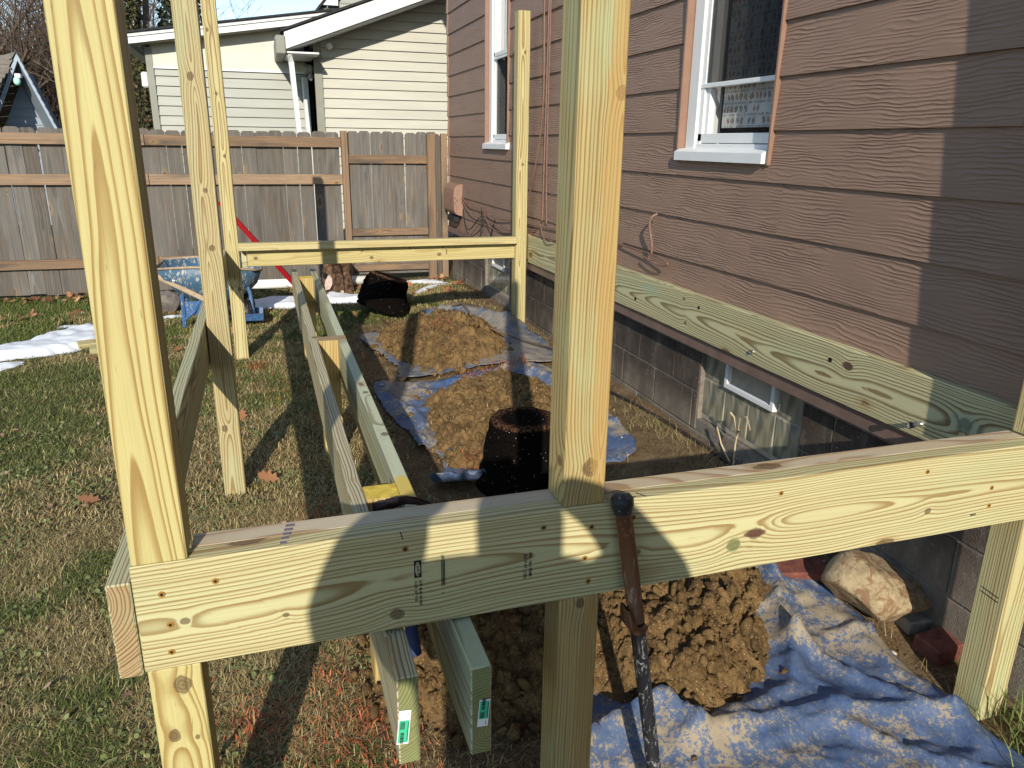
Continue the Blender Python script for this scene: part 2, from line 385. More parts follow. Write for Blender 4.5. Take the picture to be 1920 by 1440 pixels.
def news_mat():
    t = NT("newspaper_print", .8, .1); p = t.obj(); y, z = t.xyz(p)[1:3]
    wn_ = t.n.new("ShaderNodeTexWhiteNoise"); wn_.noise_dimensions = '1D'; t.put(wn_.inputs['W'], t.math('FLOOR', t.math('MULTIPLY', z, 20)))
    y = t.math('ADD', t.math('ADD', y, t.math('MULTIPLY', wn_.outputs[0], .07)), t.math('MULTIPLY', t.noise(p, 9, 1), .06))
    def tiles(sx, sz, off):
        v = t.cxyz(t.math('FLOOR', t.math('MULTIPLY_ADD', y, sx, off)), t.math('FLOOR', t.math('MULTIPLY', z, sz)), off)
        n = t.n.new("ShaderNodeTexWhiteNoise"); t.put(n.inputs['Vector'], v)
        fx = t.math('FRACT', t.math('MULTIPLY_ADD', y, sx, off)); fz = t.math('FRACT', t.math('MULTIPLY', z, sz))
        ins = t.math('MULTIPLY', t.math('MULTIPLY', t.math('GREATER_THAN', fx, .16), t.math('LESS_THAN', fx, .88)), t.math('MULTIPLY', t.math('GREATER_THAN', fz, .3), t.math('LESS_THAN', fz, .92)))
        return n.outputs[0], n.outputs[1], ins, fx, fz
    a, ca, ia, fx, fz = tiles(30, 20, .3)
    c = t.mix(t.rng(t.noise(p, 14, 3, .6), .4, .65, 0, .5), (.66, .65, .62), (.42, .41, .40))
    blob = t.noise(p, 70, 4, .7); shp = t.math('LESS_THAN', t.math('ADD', t.math('ADD', t.math('ABSOLUTE', t.math('SUBTRACT', fx, .52)), t.math('ABSOLUTE', t.math('SUBTRACT', fz, .6))), t.math('MULTIPLY_ADD', blob, 1.5, -.75)), .42)
    m = t.math('MULTIPLY', t.math('MULTIPLY', ia, shp), t.math('GREATER_THAN', a, .22))
    pc = t.mix(t.rng(t.xyz(ca)[0], .62, .72), (.20, .18, .17), (.34, .15, .12))
    pc = t.mix(t.math('GREATER_THAN', t.xyz(ca)[1], .8), pc, (.35, .26, .10))
    pc = t.mix(t.math('GREATER_THAN', t.xyz(ca)[2], .93), pc, (.10, .13, .32))
    pc = t.mix(t.rng(blob, .4, .6, 0, .6), pc, (.5, .46, .42))
    c = t.mix(m, c, pc)
    ln = t.math('MULTIPLY', t.math('LESS_THAN', fz, .2), t.math('GREATER_THAN', t.noise(t.cxyz(t.math('MULTIPLY', y, 160), t.math('FLOOR', t.math('MULTIPLY', z, 20)), 0), 1, 0), .5))
    c = t.mix(t.math('MULTIPLY', ln, .75), c, (.12, .1, .1))
    b, cb, ib, _, fz2 = tiles(1.5, 4.6, .7)
    c = t.mix(t.math('MULTIPLY', t.math('GREATER_THAN', b, .72), t.math('LESS_THAN', fz2, .09)), c, (.42, .05, .05))
    t.base(c); return t.m
M_news = news_mat()

def ground_mat():
    t = NT("yard_earth", .95, .1); p = t.pos(); so_ = t.attr("soil", 'Fac')
    n = t.noise(p, 9, 6, .65); f = t.noise(p, 90, 5, .7); k = t.noise(p, 1.6, 4, .6)
    dirt = t.mix(t.rng(f, .32, .7), (.065, .04, .021), (.24, .16, .085))
    dirt = t.mix(t.rng(n, .45, .68, 0, .65), dirt, (.28, .195, .11))
    th = t.mix(t.rng(f, .3, .66), (.035, .028, .014), (.17, .13, .07))
    gr = t.mix(t.rng(f, .35, .7), (.03, .038, .013), (.10, .105, .04))
    lawn = t.mix(t.rng(k, .42, .6, .15, .7), th, gr)
    t.base(t.mix(so_, lawn, dirt)); t.bump(f, .9, .012); return t.m
M_ground = ground_mat()
def blade_mat(name):
    t = NT(name, .7, .2); c = t.attr("tint", 'Color'); t.base(c)
    t.b.inputs['Subsurface Weight'].default_value = 0
    return t.m
M_blade = blade_mat("grass_blade"); M_leaf = blade_mat("leaf_litter")
def clay_mat():
    t = NT("ochre_clay_soil", .93, .12); p = t.pos()
    f = t.noise(p, 150, 5, .78); n = t.noise(p, 14, 5, .6); k = t.voro(p, 95)
    c = t.mix(t.rng(f, .36, .64), (.062, .036, .015), (.225, .138, .058))
    c = t.mix(t.rng(n, .48, .66, 0, .65), c, (.255, .16, .07))
    c = t.mix(t.rng(n, .48, .30, 0, .85), c, (.06, .038, .021))
    c = t.mix(t.math('MULTIPLY', t.rng(k, .24, .12, 0, .8), t.math('GREATER_THAN', t.xyz(t.voro(p, 95, out=1))[0], .55)), c, (.45, .36, .22))
    t.base(c); t.bump(t.math('ADD', f, t.math('MULTIPLY', n, .6)), .85, .007); return t.m
M_clay = clay_mat()
def tarp_mat(name, blue, mudamt, mudcol):
    t = NT(name, .5, .35); p = t.pos()
    n = t.noise(p, 3.2, 6, .72); f = t.noise(p, 75, 5, .8, dist=.4); w = t.noise(t.vm('MULTIPLY', p, (40, 9, 20)), 1, 3, .6)
    c = t.mix(t.rng(w, .3, .7), tuple(x*.75 for x in blue), tuple(min(1, x*1.25) for x in blue))
    film = t.math('ADD', t.math('MULTIPLY', n, .8), t.math('MULTIPLY', f, .55))
    c = t.mix(t.rng(film, .54, .72, 0, .7), c, (.125, .15, .20))
    c = t.mix(t.rng(film, .745-mudamt, .79-mudamt, 0, .9), c, mudcol)
    t.base(c); t.rough(t.rng(film, .5, .8, .38, .85))
    t.bump(t.math('ADD', t.math('MULTIPLY', n, 1), t.math('MULTIPLY', f, .12)), .3, .012); return t.m
M_tarp = tarp_mat("blue_tarp", (.042, .085, .20), .045, (.33, .26, .165))
M_tarpg = tarp_mat("muddy_gray_tarp", (.075, .10, .155), .09, (.25, .215, .165))
def rootball_mat():
    t = NT("black_potting_soil", 1, .0); p = t.pos(); f = t.noise(p, 90, 5, .75); n = t.noise(p, 12, 4)
    t.b.inputs['Specular IOR Level'].default_value = .05
    c = t.mix(t.rng(f, .4, .8), (.0025, .002, .002), (.011, .008, .006))
    v = t.voro(p, 85); sp = t.math('LESS_THAN', v, .13); rn = t.xyz(t.voro(p, 85, out=1))[0]
    c = t.mix(t.math('MULTIPLY', sp, t.math('GREATER_THAN', rn, .80)), c, (.55, .50, .42))
    c = t.mix(t.math('MULTIPLY', t.attr("rim", 'Fac'), t.rng(f, .45, .6)), c, (.17, .085, .045))
    t.base(c); t.bump(t.math('ADD', f, n), .9, .012); return t.m
M_root = rootball_mat()
def rock_mat():
    t = NT("ochre_limestone", .85, .2); p = t.obj(); f = t.noise(p, 45, 5, .7); n = t.noise(p, 9, 5, .65, dist=.5)
    c = t.mix(t.rng(f, .3, .7), (.25, .175, .095), (.43, .345, .21))
    c = t.mix(t.rng(t.noise(p, 22, 5, .7, dist=.8), .48, .56, 0, .8), c, (.19, .10, .05)); c = t.mix(t.rng(n, .56, .66, 0, .7), c, (.15, .08, .04))
    c = t.mix(t.rng(f, .66, .74, 0, .5), c, (.50, .43, .30)); t.base(c); t.bump(t.math('ADD', f, t.math('MULTIPLY', n, .7)), .7, .008); return t.m
M_rock = rock_mat()
M_brick = plain("red_brick", (.17, .062, .045), .85, .15, .35, 30, .6)
M_paver = plain("gray_paver", (.22, .205, .18), .9, .15, .3, 40, .6)
def scratched(name, col, scr, amt, rough=.55, metal=0):
    t = NT(name, rough, .4); p = t.obj(); a = t.noise(t.vm('MULTIPLY', p, (60, 60, 22)), 1, 5, .75, dist=1.5); k = t.noise(p, 9, 4)
    c = t.mix(t.rng(a, .62-amt, .70-amt), col, scr); c = t.mix(t.rng(k, .5, .75, 0, .4), c, tuple(x*.6 for x in col)); t.base(c)
    t.b.inputs['Metallic'].default_value = metal; t.bump(a, .4, .002); return t.m
M_rust = scratched("rusted_steel_tube", (.15, .062, .024), (.33, .22, .14), .07, .65, .2)
M_bltool = scratched("scuffed_black_paint", (.014, .014, .016), (.33, .33, .33), .06, .5)
M_barrow = scratched("chipped_blue_paint", (.05, .115, .19), (.46, .41, .32), .10, .5)
_t = M_barrow.node_tree; _n = [q for q in _t.nodes if q.type == 'VECT_MATH'][0]; _n.inputs[1].default_value = (26, 26, 5)
M_blue = scratched("blue_paint", (.035, .105, .25), (.35, .32, .27), .06, .5)
M_mud = plain("dried_mud_wood", (.38, .29, .20), .85, .15, .2, 30, .4)
M_red = plain("red_enamel", (.30, .006, .012), .35, .5, .15, 20)
M_hammer = scratched("dark_hammer_steel", (.045, .032, .028), (.17, .13, .11), .0, .35, .6)
M_navy = plain("navy_rubber_grip", (.012, .025, .09), .6, .4, .2, 60)
M_pvc = plain("white_pvc_pipe", (.82, .82, .80), .35, .4, .03, 10)
M_cable = plain("brown_painted_cable", (.20, .115, .085), .5, .35, .2, 20)
M_cableb = plain("black_cable", (.02, .018, .018), .5, .35, .2, 20)
M_box = plain("salmon_brown_box", (.28, .165, .115), .5, .35, .08, 14)
M_bark = plain("grey_brown_bark", (.115, .085, .066), .95, .1, .4, 30, .8)
M_twig = plain("bare_twigs", (.13, .095, .072), .95, .05, .35, 10)
M_logb = plain("dark_flaky_bark", (.10, .06, .038), .95, .1, .9, 30, 1)
M_cut = plain("pale_cut_wood", (.50, .36, .26), .85, .1, .3, 12, .3)
M_ink = plain("black_ink", (.02, .02, .02), .8, .1, .1)
M_sticker = plain("white_sticker", (.80, .80, .80), .4, .3, .02)
M_stgreen = plain("green_sticker_print", (.06, .48, .27), .45, .3, .05)

# ------------------------------------------------------------------ ground
def axis(lo, hi, st, far):
    a = list(np.arange(lo, hi+1e-6, st)); d = st; x = a[-1]
    up = []
    while x < far: d *= 1.5; x += d; up.append(x)
    d = st; x = lo; dn = []
    while x > -far: d *= 1.5; x -= d; dn.append(x)
    return np.array(dn[::-1]+a+up)
gx = axis(-3.4, 2.5, .028, 900); gy = axis(.4, 8.8, .028, 900)
XX, YY = np.meshgrid(gx, gy); ZZ = gz(XX, YY); 
far = np.maximum(S((np.abs(XX)-6)/6), S((YY-9)/4)); ZZ = ZZ*(1-far)-.03*far
so_v = soil(XX, YY)
idx = np.arange(XX.size).reshape(XX.shape)
F = np.stack([idx[:-1, :-1], idx[:-1, 1:], idx[1:, 1:], idx[1:, :-1]], -1).reshape(-1, 4)
ground = npmesh("ground", np.stack([XX, YY, ZZ], -1).reshape(-1, 3), F, M_ground, smooth=True)
a = ground.data.attributes.new("soil", 'FLOAT', 'POINT'); a.data.foreach_set('value', so_v.ravel().astype(np.float32)); tag(ground, kind='structure')

# ------------------------------------------------------------------ the brown house
SX = 1.96                                              # outer plane of the siding's lower edges
house = empty("brown_house", (SX+2, 4, 0), label="brown house with lap siding rising beside the new deck frame", cat="house")
def lap_board(name, y0, y1, b, mat, parent, h=.215, x_bot=SX-.002, lip=.012, th=.016, axis='y', sgn=1):
    xt = x_bot+lip
    prof = [(x_bot, b), (xt, b+h), (xt+th, b+h), (x_bot+th, b)]
    V = [(x, y0, z) for x, z in prof]+[(x, y1, z) for x, z in prof]
    Fc = [(0, 4, 5, 1), (1, 5, 6, 2), (2, 6, 7, 3), (3, 7, 4, 0), (0, 1, 2, 3), (7, 6, 5, 4)]
    c = Vector((x_bot, (y0+y1)/2, b))
    o = mesh(name, [Vector(v)-c for v in V], Fc, mat, parent, c)
    set_grain(o, grain_fn('y', (0, random.uniform(0, 9)))); return o
NW = (2.735, 3.475); FW = (6.27, 6.95)                # near and far window openings
zc = [1.562+.2*k for k in range(-5, 15)]
random.seed(31)
for i, b in enumerate(zc):
    cuts = [-4.0, 8.41]
    j = {1.162: 2.64, .962: 2.81, 1.362: 6.9}.get(round(b, 3), random.uniform(-1.2, 2.2))
    js = [j+3.66*k for k in range(-2, 4)]
    js = [v for v in js if -3.8 < v < 8.2]
    segs = []; e = [-4.0]+js+[8.41]
    for y0, y1 in zip(e[:-1], e[1:]):
        parts = [(y0, y1)]
        if b > 1.30:
            for w0, w1 in (NW, FW):
                nx = []
                for p0, p1 in parts:
                    if p1 <= w0 or p0 >= w1: nx.append((p0, p1)); continue
                    if p0 < w0: nx.append((p0, w0))
                    if p1 > w1: nx.append((w1, p1))
                parts = nx
        segs += parts
    for p0, p1 in segs:
        if p1-p0 > .02: lap_board("siding_board", p0+.0008, p1-.0008, b, M_siding, house)
    if abs(b-1.362) < .01:                             # short pieces under the sills
        for (w0, w1), zs in ((NW, 1.437), (FW, 1.455)): lap_board("siding_board", w0+.0008, w1-.0008, b, M_siding, house, h=zs-b+.01, lip=.012*(zs-b)/.2)
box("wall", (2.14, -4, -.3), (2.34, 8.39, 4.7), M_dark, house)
# back corner board (wavy brown cap of the courses)
for b in zc:
    m = [(SX-.012, 8.40, b), (SX-.002, 8.40, b+.2), (SX-.012, 8.436, b), (SX-.002, 8.436, b+.2), (SX+.08, 8.40, b), (SX+.08, 8.40, b+.2), (SX+.08, 8.436, b), (SX+.08, 8.436, b+.2)]
    mesh("corner_cap", m, [(0, 2, 3, 1), (0, 1, 5, 4), (2, 6, 7, 3), (1, 3, 7, 5), (0, 4, 6, 2)], M_trim, house)
box("skirt_board", (1.935, -4, .562), (1.985, 8.40, .622), M_brownflash, house, .002)
box("roof_soffit", (1.62, -4, 4.6), (2.3, 8.6, 4.64), M_white, house)
roofbm = bmesh.new()
v = [roofbm.verts.new(p) for p in ((1.6, -4, 4.65), (1.6, 8.6, 4.65), (5.5, -4, 6.7), (5.5, 8.6, 6.7), (9.4, -4, 4.65), (9.4, 8.6, 4.65))]
for f in ((0, 2, 3, 1), (2, 4, 5, 3), (0, 4, 2), (1, 3, 5), (0, 1, 5, 4)): roofbm.faces.new([v[k] for k in f])
bm_obj("roof", roofbm, M_shingd, house)
box("gable_wall", (2.0, 8.40, -.3), (9, 8.436, 4.6), M_siding, house)
# unseen box added behind the photographer; its edge throws the shadow at the right end of the wall
box("shadow_caster", (1.03, -4.6, 2.0), (2.3, -1.62, 4.0), M_siding, house)

def window(name, y0, y1, z0, z1, near):
    w = empty(name, (SX, (y0+y1)/2, z0)); w.parent = house; w['_w'] = tuple(w.location)
    w.location = w.location-house.location
    xf = 1.985
    def bx(n, lo, hi, m, bv=.002): return box(n, lo, hi, m, w, bv)
    # brown channel round the opening, white frame set back inside it
    for ya, yb in ((y0-.004, y0+.010), (y1-.012, y1+.004)): bx("channel", (SX-.012, ya, z0-.01), (2.0, yb, z1), M_trim)
    bx("frame", (xf, y1-.10, z0), (2.10, y1-.018, z1), M_white); bx("frame", (xf+.02, y0+.018, z0), (2.10, y0+.035, z1), M_white)
    bx("frame", (xf+.015, y1-.135, z0+.03), (2.10, y1-.102, z1), M_white); bx("frame", (xf+.03, y0+.036, z0+.06), (2.10, y0+.05, z1), M_white)
    sill = bmesh.new(); d = .036
    pr = [(SX-.03, z0-.004), (SX-.03, z0+d), (SX-.004, z0+d+.012), (2.1, z0+d+.035), (2.1, z0-.004)]
    V = [sill.verts.new((x, y, z)) for y in (y0+.017 if near else y0-.02, y1-.014 if near else y1+.01) for x, z in pr]
    n = len(pr)
    for k in range(n): sill.faces.new((V[k], V[(k+1) % n], V[n+(k+1) % n], V[n+k]))
    sill.faces.new(V[:n]); sill.faces.new(V[n:][::-1]); bm_obj("sill", sill, M_white, w)
    zr = 1.765 if near else 2.19
    bx("frame", (1.996, y1-.134, z0+.034), (2.08, y1-.101, z0+.085), M_white, 0)
    bx("sash", (2.0, y0+.05, z0+.075), (2.06, y1-.10, z0+.118), M_white)
    bx("sash", (1.992, y0+.05, z0+.052), (2.06, y1-.10, z0+.072), M_white)
    bx("sash", (1.996, y0+.05, zr-.010), (2.03, y1-.10, zr+.010), M_white)
    if not near: bx("sash", (2.0, y0+.05, zr+.016), (2.05, y1-.10, zr+.05), M_white)
    for ya, yb in ((y0+.05, y0+.06), (y1-.165, y1-.135)):
        bx("sash", (2.012, ya, z0+.118), (2.05, yb, z1), M_white)
    bx("pane", (2.036, y0+.06, z0+.11), (2.04, y1-.16, zr), M_glass, 0)
    bx("pane", (2.044, y0+.06, zr), (2.048, y1-.16, z1), M_glass, 0)
    if near: bx("screen", (2.006, y0+.05, zr+.01), (2.0075, y1-.135, z1), M_screen, 0)
    else: bx("screen", (2.014, y0+.06, z0+.118), (2.0155, y1-.165, zr-.01), M_screen, 0)
    return w
nw = window("window", NW[0], NW[1], 1.437, 3.1, True)
paper = bmesh.new(); add_box(paper, (0, 0, 0), (.002, .52, 1.5)); bm_obj("newspaper", paper, M_news, nw, (2.068, 3.02, 2.33))
fw = window("window", FW[0], FW[1], 1.455, 3.4, False)
for k in range(5):
    tb = tube_geo([(2.09, 6.42+.075*k, 2.2), (2.09+.01*(k % 2), 6.42+.075*k, 3.4)], .03, 8)
    mesh("curtain", tb[0], tb[1], M_white, fw, smooth=True)

# foundation of painted blocks, two glass-block basement windows
GB = (2.385, 3.15); FB = (6.28, 7.08)
for c in range(5):
    z0 = -.27+.2*c; y = -1.2+(.2 if c % 2 else 0)
    while y < 8.35:
        y1 = min(y+.4, 8.38); spans = [(y, y1)]
        if z0 > .10:
            for w0, w1 in (GB, FB):
                nx = []
                for p0, p1 in spans:
                    if p1 <= w0 or p0 >= w1: nx.append((p0, p1)); continue
                    if p0 < w0-.02: nx.append((p0, w0))
                    if p1 > w1+.02: nx.append((w1, p1))
                spans = nx
        for p0, p1 in spans: box("concrete_block", (1.99+random.uniform(-.002, .002), p0+.005, z0+.004), (2.12, p1-.005, min(z0+.196, .575)), M_block, house, .003)
        y += .4
box("mortar", (1.996, -1.2, -.3), (2.13, GB[0], .578), M_mortar, house); box("mortar", (1.996, GB[1], -.3), (2.13, FB[0], .578), M_mortar, house)
box("mortar", (1.996, FB[1], -.3), (2.13, 8.37, .578), M_mortar, house); box("mortar", (1.996, GB[0]-.001, -.3), (2.125, GB[1]+.001, .19), M_mortar, house)
box("mortar", (1.996, FB[0]-.001, -.3), (2.125, FB[1]+.001, .18), M_mortar, house)
def basement(name, y0, y1, zlo):
    w = empty(name, (2.0, (y0+y1)/2, zlo)); w.parent = house; w['_w'] = tuple(w.location); w.location = w.location-house.location
    n = 4; s = (y1-y0)/n; h = .19
    box("mortar_joint", (2.023, y0, zlo-.02), (2.12, y1, .578), plain("pale_grout", (.33, .29, .22), .8), w)
    for r in range(2):
        for k in range(n):
            if r == 1 and k in (1, 2): continue
            ya, yb = y0+s*k+.003, y0+s*(k+1)-.003; za, zb = zlo+h*r+.003, min(zlo+h*(r+1)-.003, .574)
            bm = bmesh.new(); add_box(bm, (0, 0, 0), (.09, yb-ya, zb-za), bevel=.005)
            bm_obj("glass_block", bm, M_gblock, w, (2.065, (ya+yb)/2, (za+zb)/2))
    ya, yb, za, zb = y0+s+.004, y0+3*s-.004, zlo+h+.012, .574
    for lo, hi in (((2.0, ya, za), (2.06, yb, za+.024)), ((2.0, ya, zb-.02), (2.06, yb, zb)), ((2.0, ya, za+.024), (2.06, ya+.024, zb-.02)), ((2.0, yb-.024, za+.024), (2.06, yb, zb-.02))):
        box("vent_frame", lo, hi, M_white, w, .002)
    box("vent_pane", (2.03, ya+.02, za+.02), (2.034, yb-.02, zb-.015), M_dark, w)
basement("basement_window", GB[0], GB[1], .215); basement("basement_window", FB[0], FB[1], .20)

# ------------------------------------------------------------------ fence and gate
def picket(parent, x, w, z0, z1, y, mat=M_picket, th=.016):
    bm = bmesh.new(); c = .022; h = z1-z0
    pr = [(-w/2, 0), (w/2, 0), (w/2, h-c), (w/2-c, h), (-w/2+c, h), (-w/2, h-c)]
    A = [bm.verts.new((px, -th/2, pz)) for px, pz in pr]; B = [bm.verts.new((px, th/2, pz)) for px, pz in pr]; n = len(pr)
    bm.faces.new(A); bm.faces.new(B[::-1])
    for k in range(n): bm.faces.new((A[k], B[k], B[(k+1) % n], A[(k+1) % n]))
    bmesh.ops.recalc_face_normals(bm, faces=bm.faces)
    o = bm_obj("picket", bm, mat, parent, (x, y, z0), (random.uniform(-.004, .004), random.uniform(-.006, .006), random.uniform(-.02, .02)))
    set_grain(o, grain_fn('z', (random.uniform(-.03, .03), random.uniform(.02, .07)))); return o
random.seed(5)
FY = 8.47
fence = empty("wooden_fence", (-1, FY, 0), label="weathered grey wooden fence with dog-eared pickets across the yard's end", cat="fence")
x = -4.6
while x < .80:
    w = .136; picket(fence, x+w/2, w, .02+random.uniform(-.02, .01), 1.585+random.uniform(-.008, .008), FY+.02+random.uniform(-.003, .003)); x += w+random.choice((.0008, .0015, .0025, .004))
for z, hh in ((1.535, .10), (1.165, .10), (.36, .09)):
    lumber("rail", (-4.6, FY-.037, z-hh), (-1.05, FY+.005, z), 'x', M_rail, fence, (.02, .06)); lumber("rail", (-1.045, FY-.037, z-hh), (.818, FY+.005, z), 'x', M_rail, fence, (.05, -.05))
lumber("post", (.82, FY-.05, 0), (.885, FY+.04, 1.60), 'z', M_rail, fence)
gate = empty("fence_gate", (1.3, FY, 0), label="wooden gate of grey pickets in a tan frame next to the brown house", cat="gate")
x = .893
while x < 1.80:
    w = .118; picket(gate, x+w/2, w, .10, 1.60+random.uniform(-.008, .008), FY+.02); x += w+random.choice((.0003, .0006, .0008, .0022))
for z, hh in ((1.362, .085), (.597, .075), (.21, .07)): lumber("rail", (.889, FY-.03, z-hh), (1.722, FY+.008, z), 'x', M_rail, gate)
lumber("stile", (1.724, FY-.045, .02), (1.812, FY+.008, 1.59), 'z', M_rail, gate)
fend = empty("wooden_fence", (1.9, FY, 0), label="narrow end strip of fence between the gate and the brown house corner", cat="fence")
picket(fend, 1.85, .07, .02, 1.585, FY+.02); lumber("post", (1.874, FY-.06, 0), (1.94, FY+.005, 1.59), 'z', M_rail, fend)

# ------------------------------------------------------------------ the cream neighbour house behind the fence
nb = empty("cream_house", (1, 12, 0), label="cream vinyl-sided neighbour house with white rakes behind the fence", cat="house")
def nboard(x0, x1, y, z, mat, h=.127, lip=.026, x1t=None):
    """vinyl course facing -Y"""
    V = [(x0, y, z), (x1, y, z), (x1 if x1t is None else x1t, y+lip, z+h), (x0, y+lip, z+h), (x0, y+.04, z), (x1, y+.04, z), (x1, y+.045, z+h), (x0, y+.045, z+h)]
    return mesh("siding_board", V, [(0, 1, 2, 3), (0, 4, 5, 1), (0, 3, 7, 4), (1, 5, 6, 2), (3, 2, 6, 7)], mat, nb)
YL, YG = 12.0, 11.35
for k in range(24):
    z = -.1+.127*k
    if z < 2.43: nboard(-1.30, .72, YL, z, M_vinyl2)
def grake(x): return 2.80+(x-.72)*.355          # underside of the gable rake at YG
for k in range(40):
    z = -.1+.127*k
    xs = .84 if z < grake(.84)-.05 else .72+(z-2.80)/.355
    if xs < 4.4: nboard(xs, 4.5, YG, z, M_vinyl)
box("wall", (-1.28, YL+.05, -.2), (.75, YL+6, 2.75), M_vinyl2, nb)
wb = bmesh.new()
vv = [wb.verts.new((x, y, z)) for y in (YG+.05, YG+6) for x, z in ((.80, -.2), (4.5, -.2), (4.5, 4.1), (.80, 2.8))]
for f in ((0, 1, 2, 3), (4, 7, 6, 5), (0, 3, 7, 4), (1, 5, 6, 2), (3, 2, 6, 7)): wb.faces.new([vv[i] for i in f])
bm_obj("wall", wb, M_vinyl, nb)
# upper cream panel with sloping top
V = []
for y in (YL-.006, YL+.03):
    V += [(-1.28, y, 2.41), (.72, y, 2.41), (.72, y, 3.0), (-1.28, y, 2.70)]
mesh("gable_panel", V, [(0, 1, 2, 3), (4, 7, 6, 5), (0, 4, 5, 1), (3, 2, 6, 7)], M_cream, nb)
box("trim_strip", (-1.28, YL-.012, 2.40), (.72, YL-.004, 2.425), M_white, nb)
box("corner_trim", (-1.345, YL-.015, -.2), (-1.26, YL+.06, 2.66), M_vtrim, nb)
box("corner_trim", (.80, YG-.015, -.2), (.90, YG+.05, 2.78), M_vtrim, nb)
def slope_board(name, x0, z0, x1, z1, ya, yb, h, mat, par):
    V = [(x0, ya, z0), (x1, ya, z1), (x1, ya, z1+h), (x0, ya, z0+h), (x0, yb, z0), (x1, yb, z1), (x1, yb, z1+h), (x0, yb, z0+h)]
    return mesh(name, V, [(0, 1, 2, 3), (5, 4, 7, 6), (3, 2, 6, 7), (0, 4, 5, 1), (0, 3, 7, 4), (1, 5, 6, 2)], mat, par)
slope_board("rake_fascia", -1.50, 2.665, 1.5, 3.135, YL-.28, YL-.25, .11, M_white, nb)
slope_board("rake_fascia", -1.50, 2.745, 1.5, 3.215, YL-.30, YL-.279, .04, M_white, nb)
slope_board("rake_soffit", -1.48, 2.66, 1.5, 3.128, YL-.25, YL+.0, .02, M_vtrim, nb)
slope_board("roof", -1.53, 2.785, 1.7, 3.29, YL-.33, YL+6, .025, M_shingd, nb)
box("gutter", (-1.63, YL-.26, 2.64), (-1.50, YL+5, 2.745), M_white, nb, .01)
# the porch gable that comes forward
slope_board("rake_fascia", .42, 2.60, 3.4, 3.72, YG-.50, YG-.46, .20, M_white, nb)
slope_board("rake_soffit", .42, 2.585, 3.4, 3.70, YG-.46, YG+.0, .02, M_white, nb)
slope_board("roof", .38, 2.80, 3.6, 4.005, YG-.53, YG+5, .03, M_shingd, nb)
box("gutter", (.31, YG-.52, 2.54), (.43, YG+.7, 2.76), M_vtrim, nb, .012)
box("porch_soffit", (.42, YG-.46, 2.56), (.84, YG+.65, 2.58), M_white, nb)
V, F_ = tube_geo([(.46, YG-.42, 2.55), (.49, YG-.36, 2.46), (.545, YG-.36, 1.2), (.56, YG-.36, -.1)], .042, 4); mesh("downspout", V, F_, M_white, nb)
box("wall", (.80, YG+.06, -.2), (.83, YL, 2.7), M_vinyl2, nb)
V, F_ = tube_geo([(.70, YL-.05, 2.35), (.735, YL-.05, -.1)], .05, 4); mesh("door_trim", V, F_, M_white, nb)
box("bracket", (.66, YG+.1, 2.36), (.80, YG+.2, 2.48), M_vtrim, nb, .03); box("bracket", (.72, YG+.1, 2.28), (.80, YG+.2, 2.37), M_vtrim, nb, .03)
# dormer whose wing shows over the rake
for k in range(5): 
    zz_ = 3.12+.127*k
    mesh("siding_board", [(1.35, 13.0, zz_), (2.0, 13.0, zz_), (2.0, 13.012, zz_+.127), (1.35, 13.012, zz_+.127)], [(0, 1, 2, 3)], M_vinyl2, nb)
box("dormer_wall", (1.35, 13.02, 3.0), (2.4, 15, 3.9), M_vinyl, nb); box("dormer_fascia", (1.02, 12.72, 3.42), (1.30, 12.80, 3.52), M_white, nb)
slope_board("dormer_roof", .95, 3.28, 1.35, 3.75, 12.7, 15, .05, M_shingd, nb); box("dormer_soffit", (1.03, 12.8, 3.36), (1.36, 14.5, 3.40), M_vtrim, nb)
box("dormer_window", (2.05, 12.96, 3.1), (2.4, 13.0, 3.9), M_white, nb, .01)
slope_board("dormer_eave", 1.95, 3.30, 2.25, 3.55, YG-.54, YG-.505, .16, M_white, nb)
# lights
fl = box("floodlight", (.33, YL-.10, 2.76), (.45, YL-.02, 2.86), M_white, nb, .012); box("lamp_head", (.37, YL-.16, 2.70), (.45, YL-.08, 2.77), M_steel, nb, .02)
box("eave_lamp", (.97, YG-.12, 2.66), (1.05, YG-.04, 2.74), M_white, nb, .025)
box("wall_lantern", (-1.44, YL+.1, 2.16), (-1.35, YL+.2, 2.36), M_white, nb, .02)

# ------------------------------------------------------------------ slate-gray garage far left
gar = empty("gray_garage", (-3.8, 16, 0), label="small slate-gray gabled garage with tan shingle roof behind the fence", cat="garage")
AX_, AZ = -3.68, 2.80; sl_ = (AZ-1.73)/.40
def gx_l(z): return AX_-(AZ-z)/2.05
def gx_r(z): return AX_+(AZ-z)/2.75
for k in range(20):
    z = -.1+.138*k
    if z > 2.42: break
    zz_ = z+.138; mesh("siding_board", [(max(-4.6, gx_l(z+.12)), 16, z), (min(-2.8, gx_r(z+.12)), 16, z), (min(-2.8, gx_r(zz_+.12)), 16.014, zz_), (max(-4.6, gx_l(zz_+.12)), 16.014, zz_)], [(0, 1, 2, 3)], M_gray, gar)
for s, fn in ((-1, gx_l), (1, gx_r)):
    za = 1.0; xa = fn(za)
    slope_board("rake_fascia", AX_, AZ-.10, xa, za-.10, 15.45, 15.5, .12, M_grayt, gar) if s > 0 else slope_board("rake_fascia", xa, za-.10, AX_, AZ-.10, 15.45, 15.5, .12, M_grayt, gar)
nst = 16
bm = bmesh.new(); bms = bmesh.new()
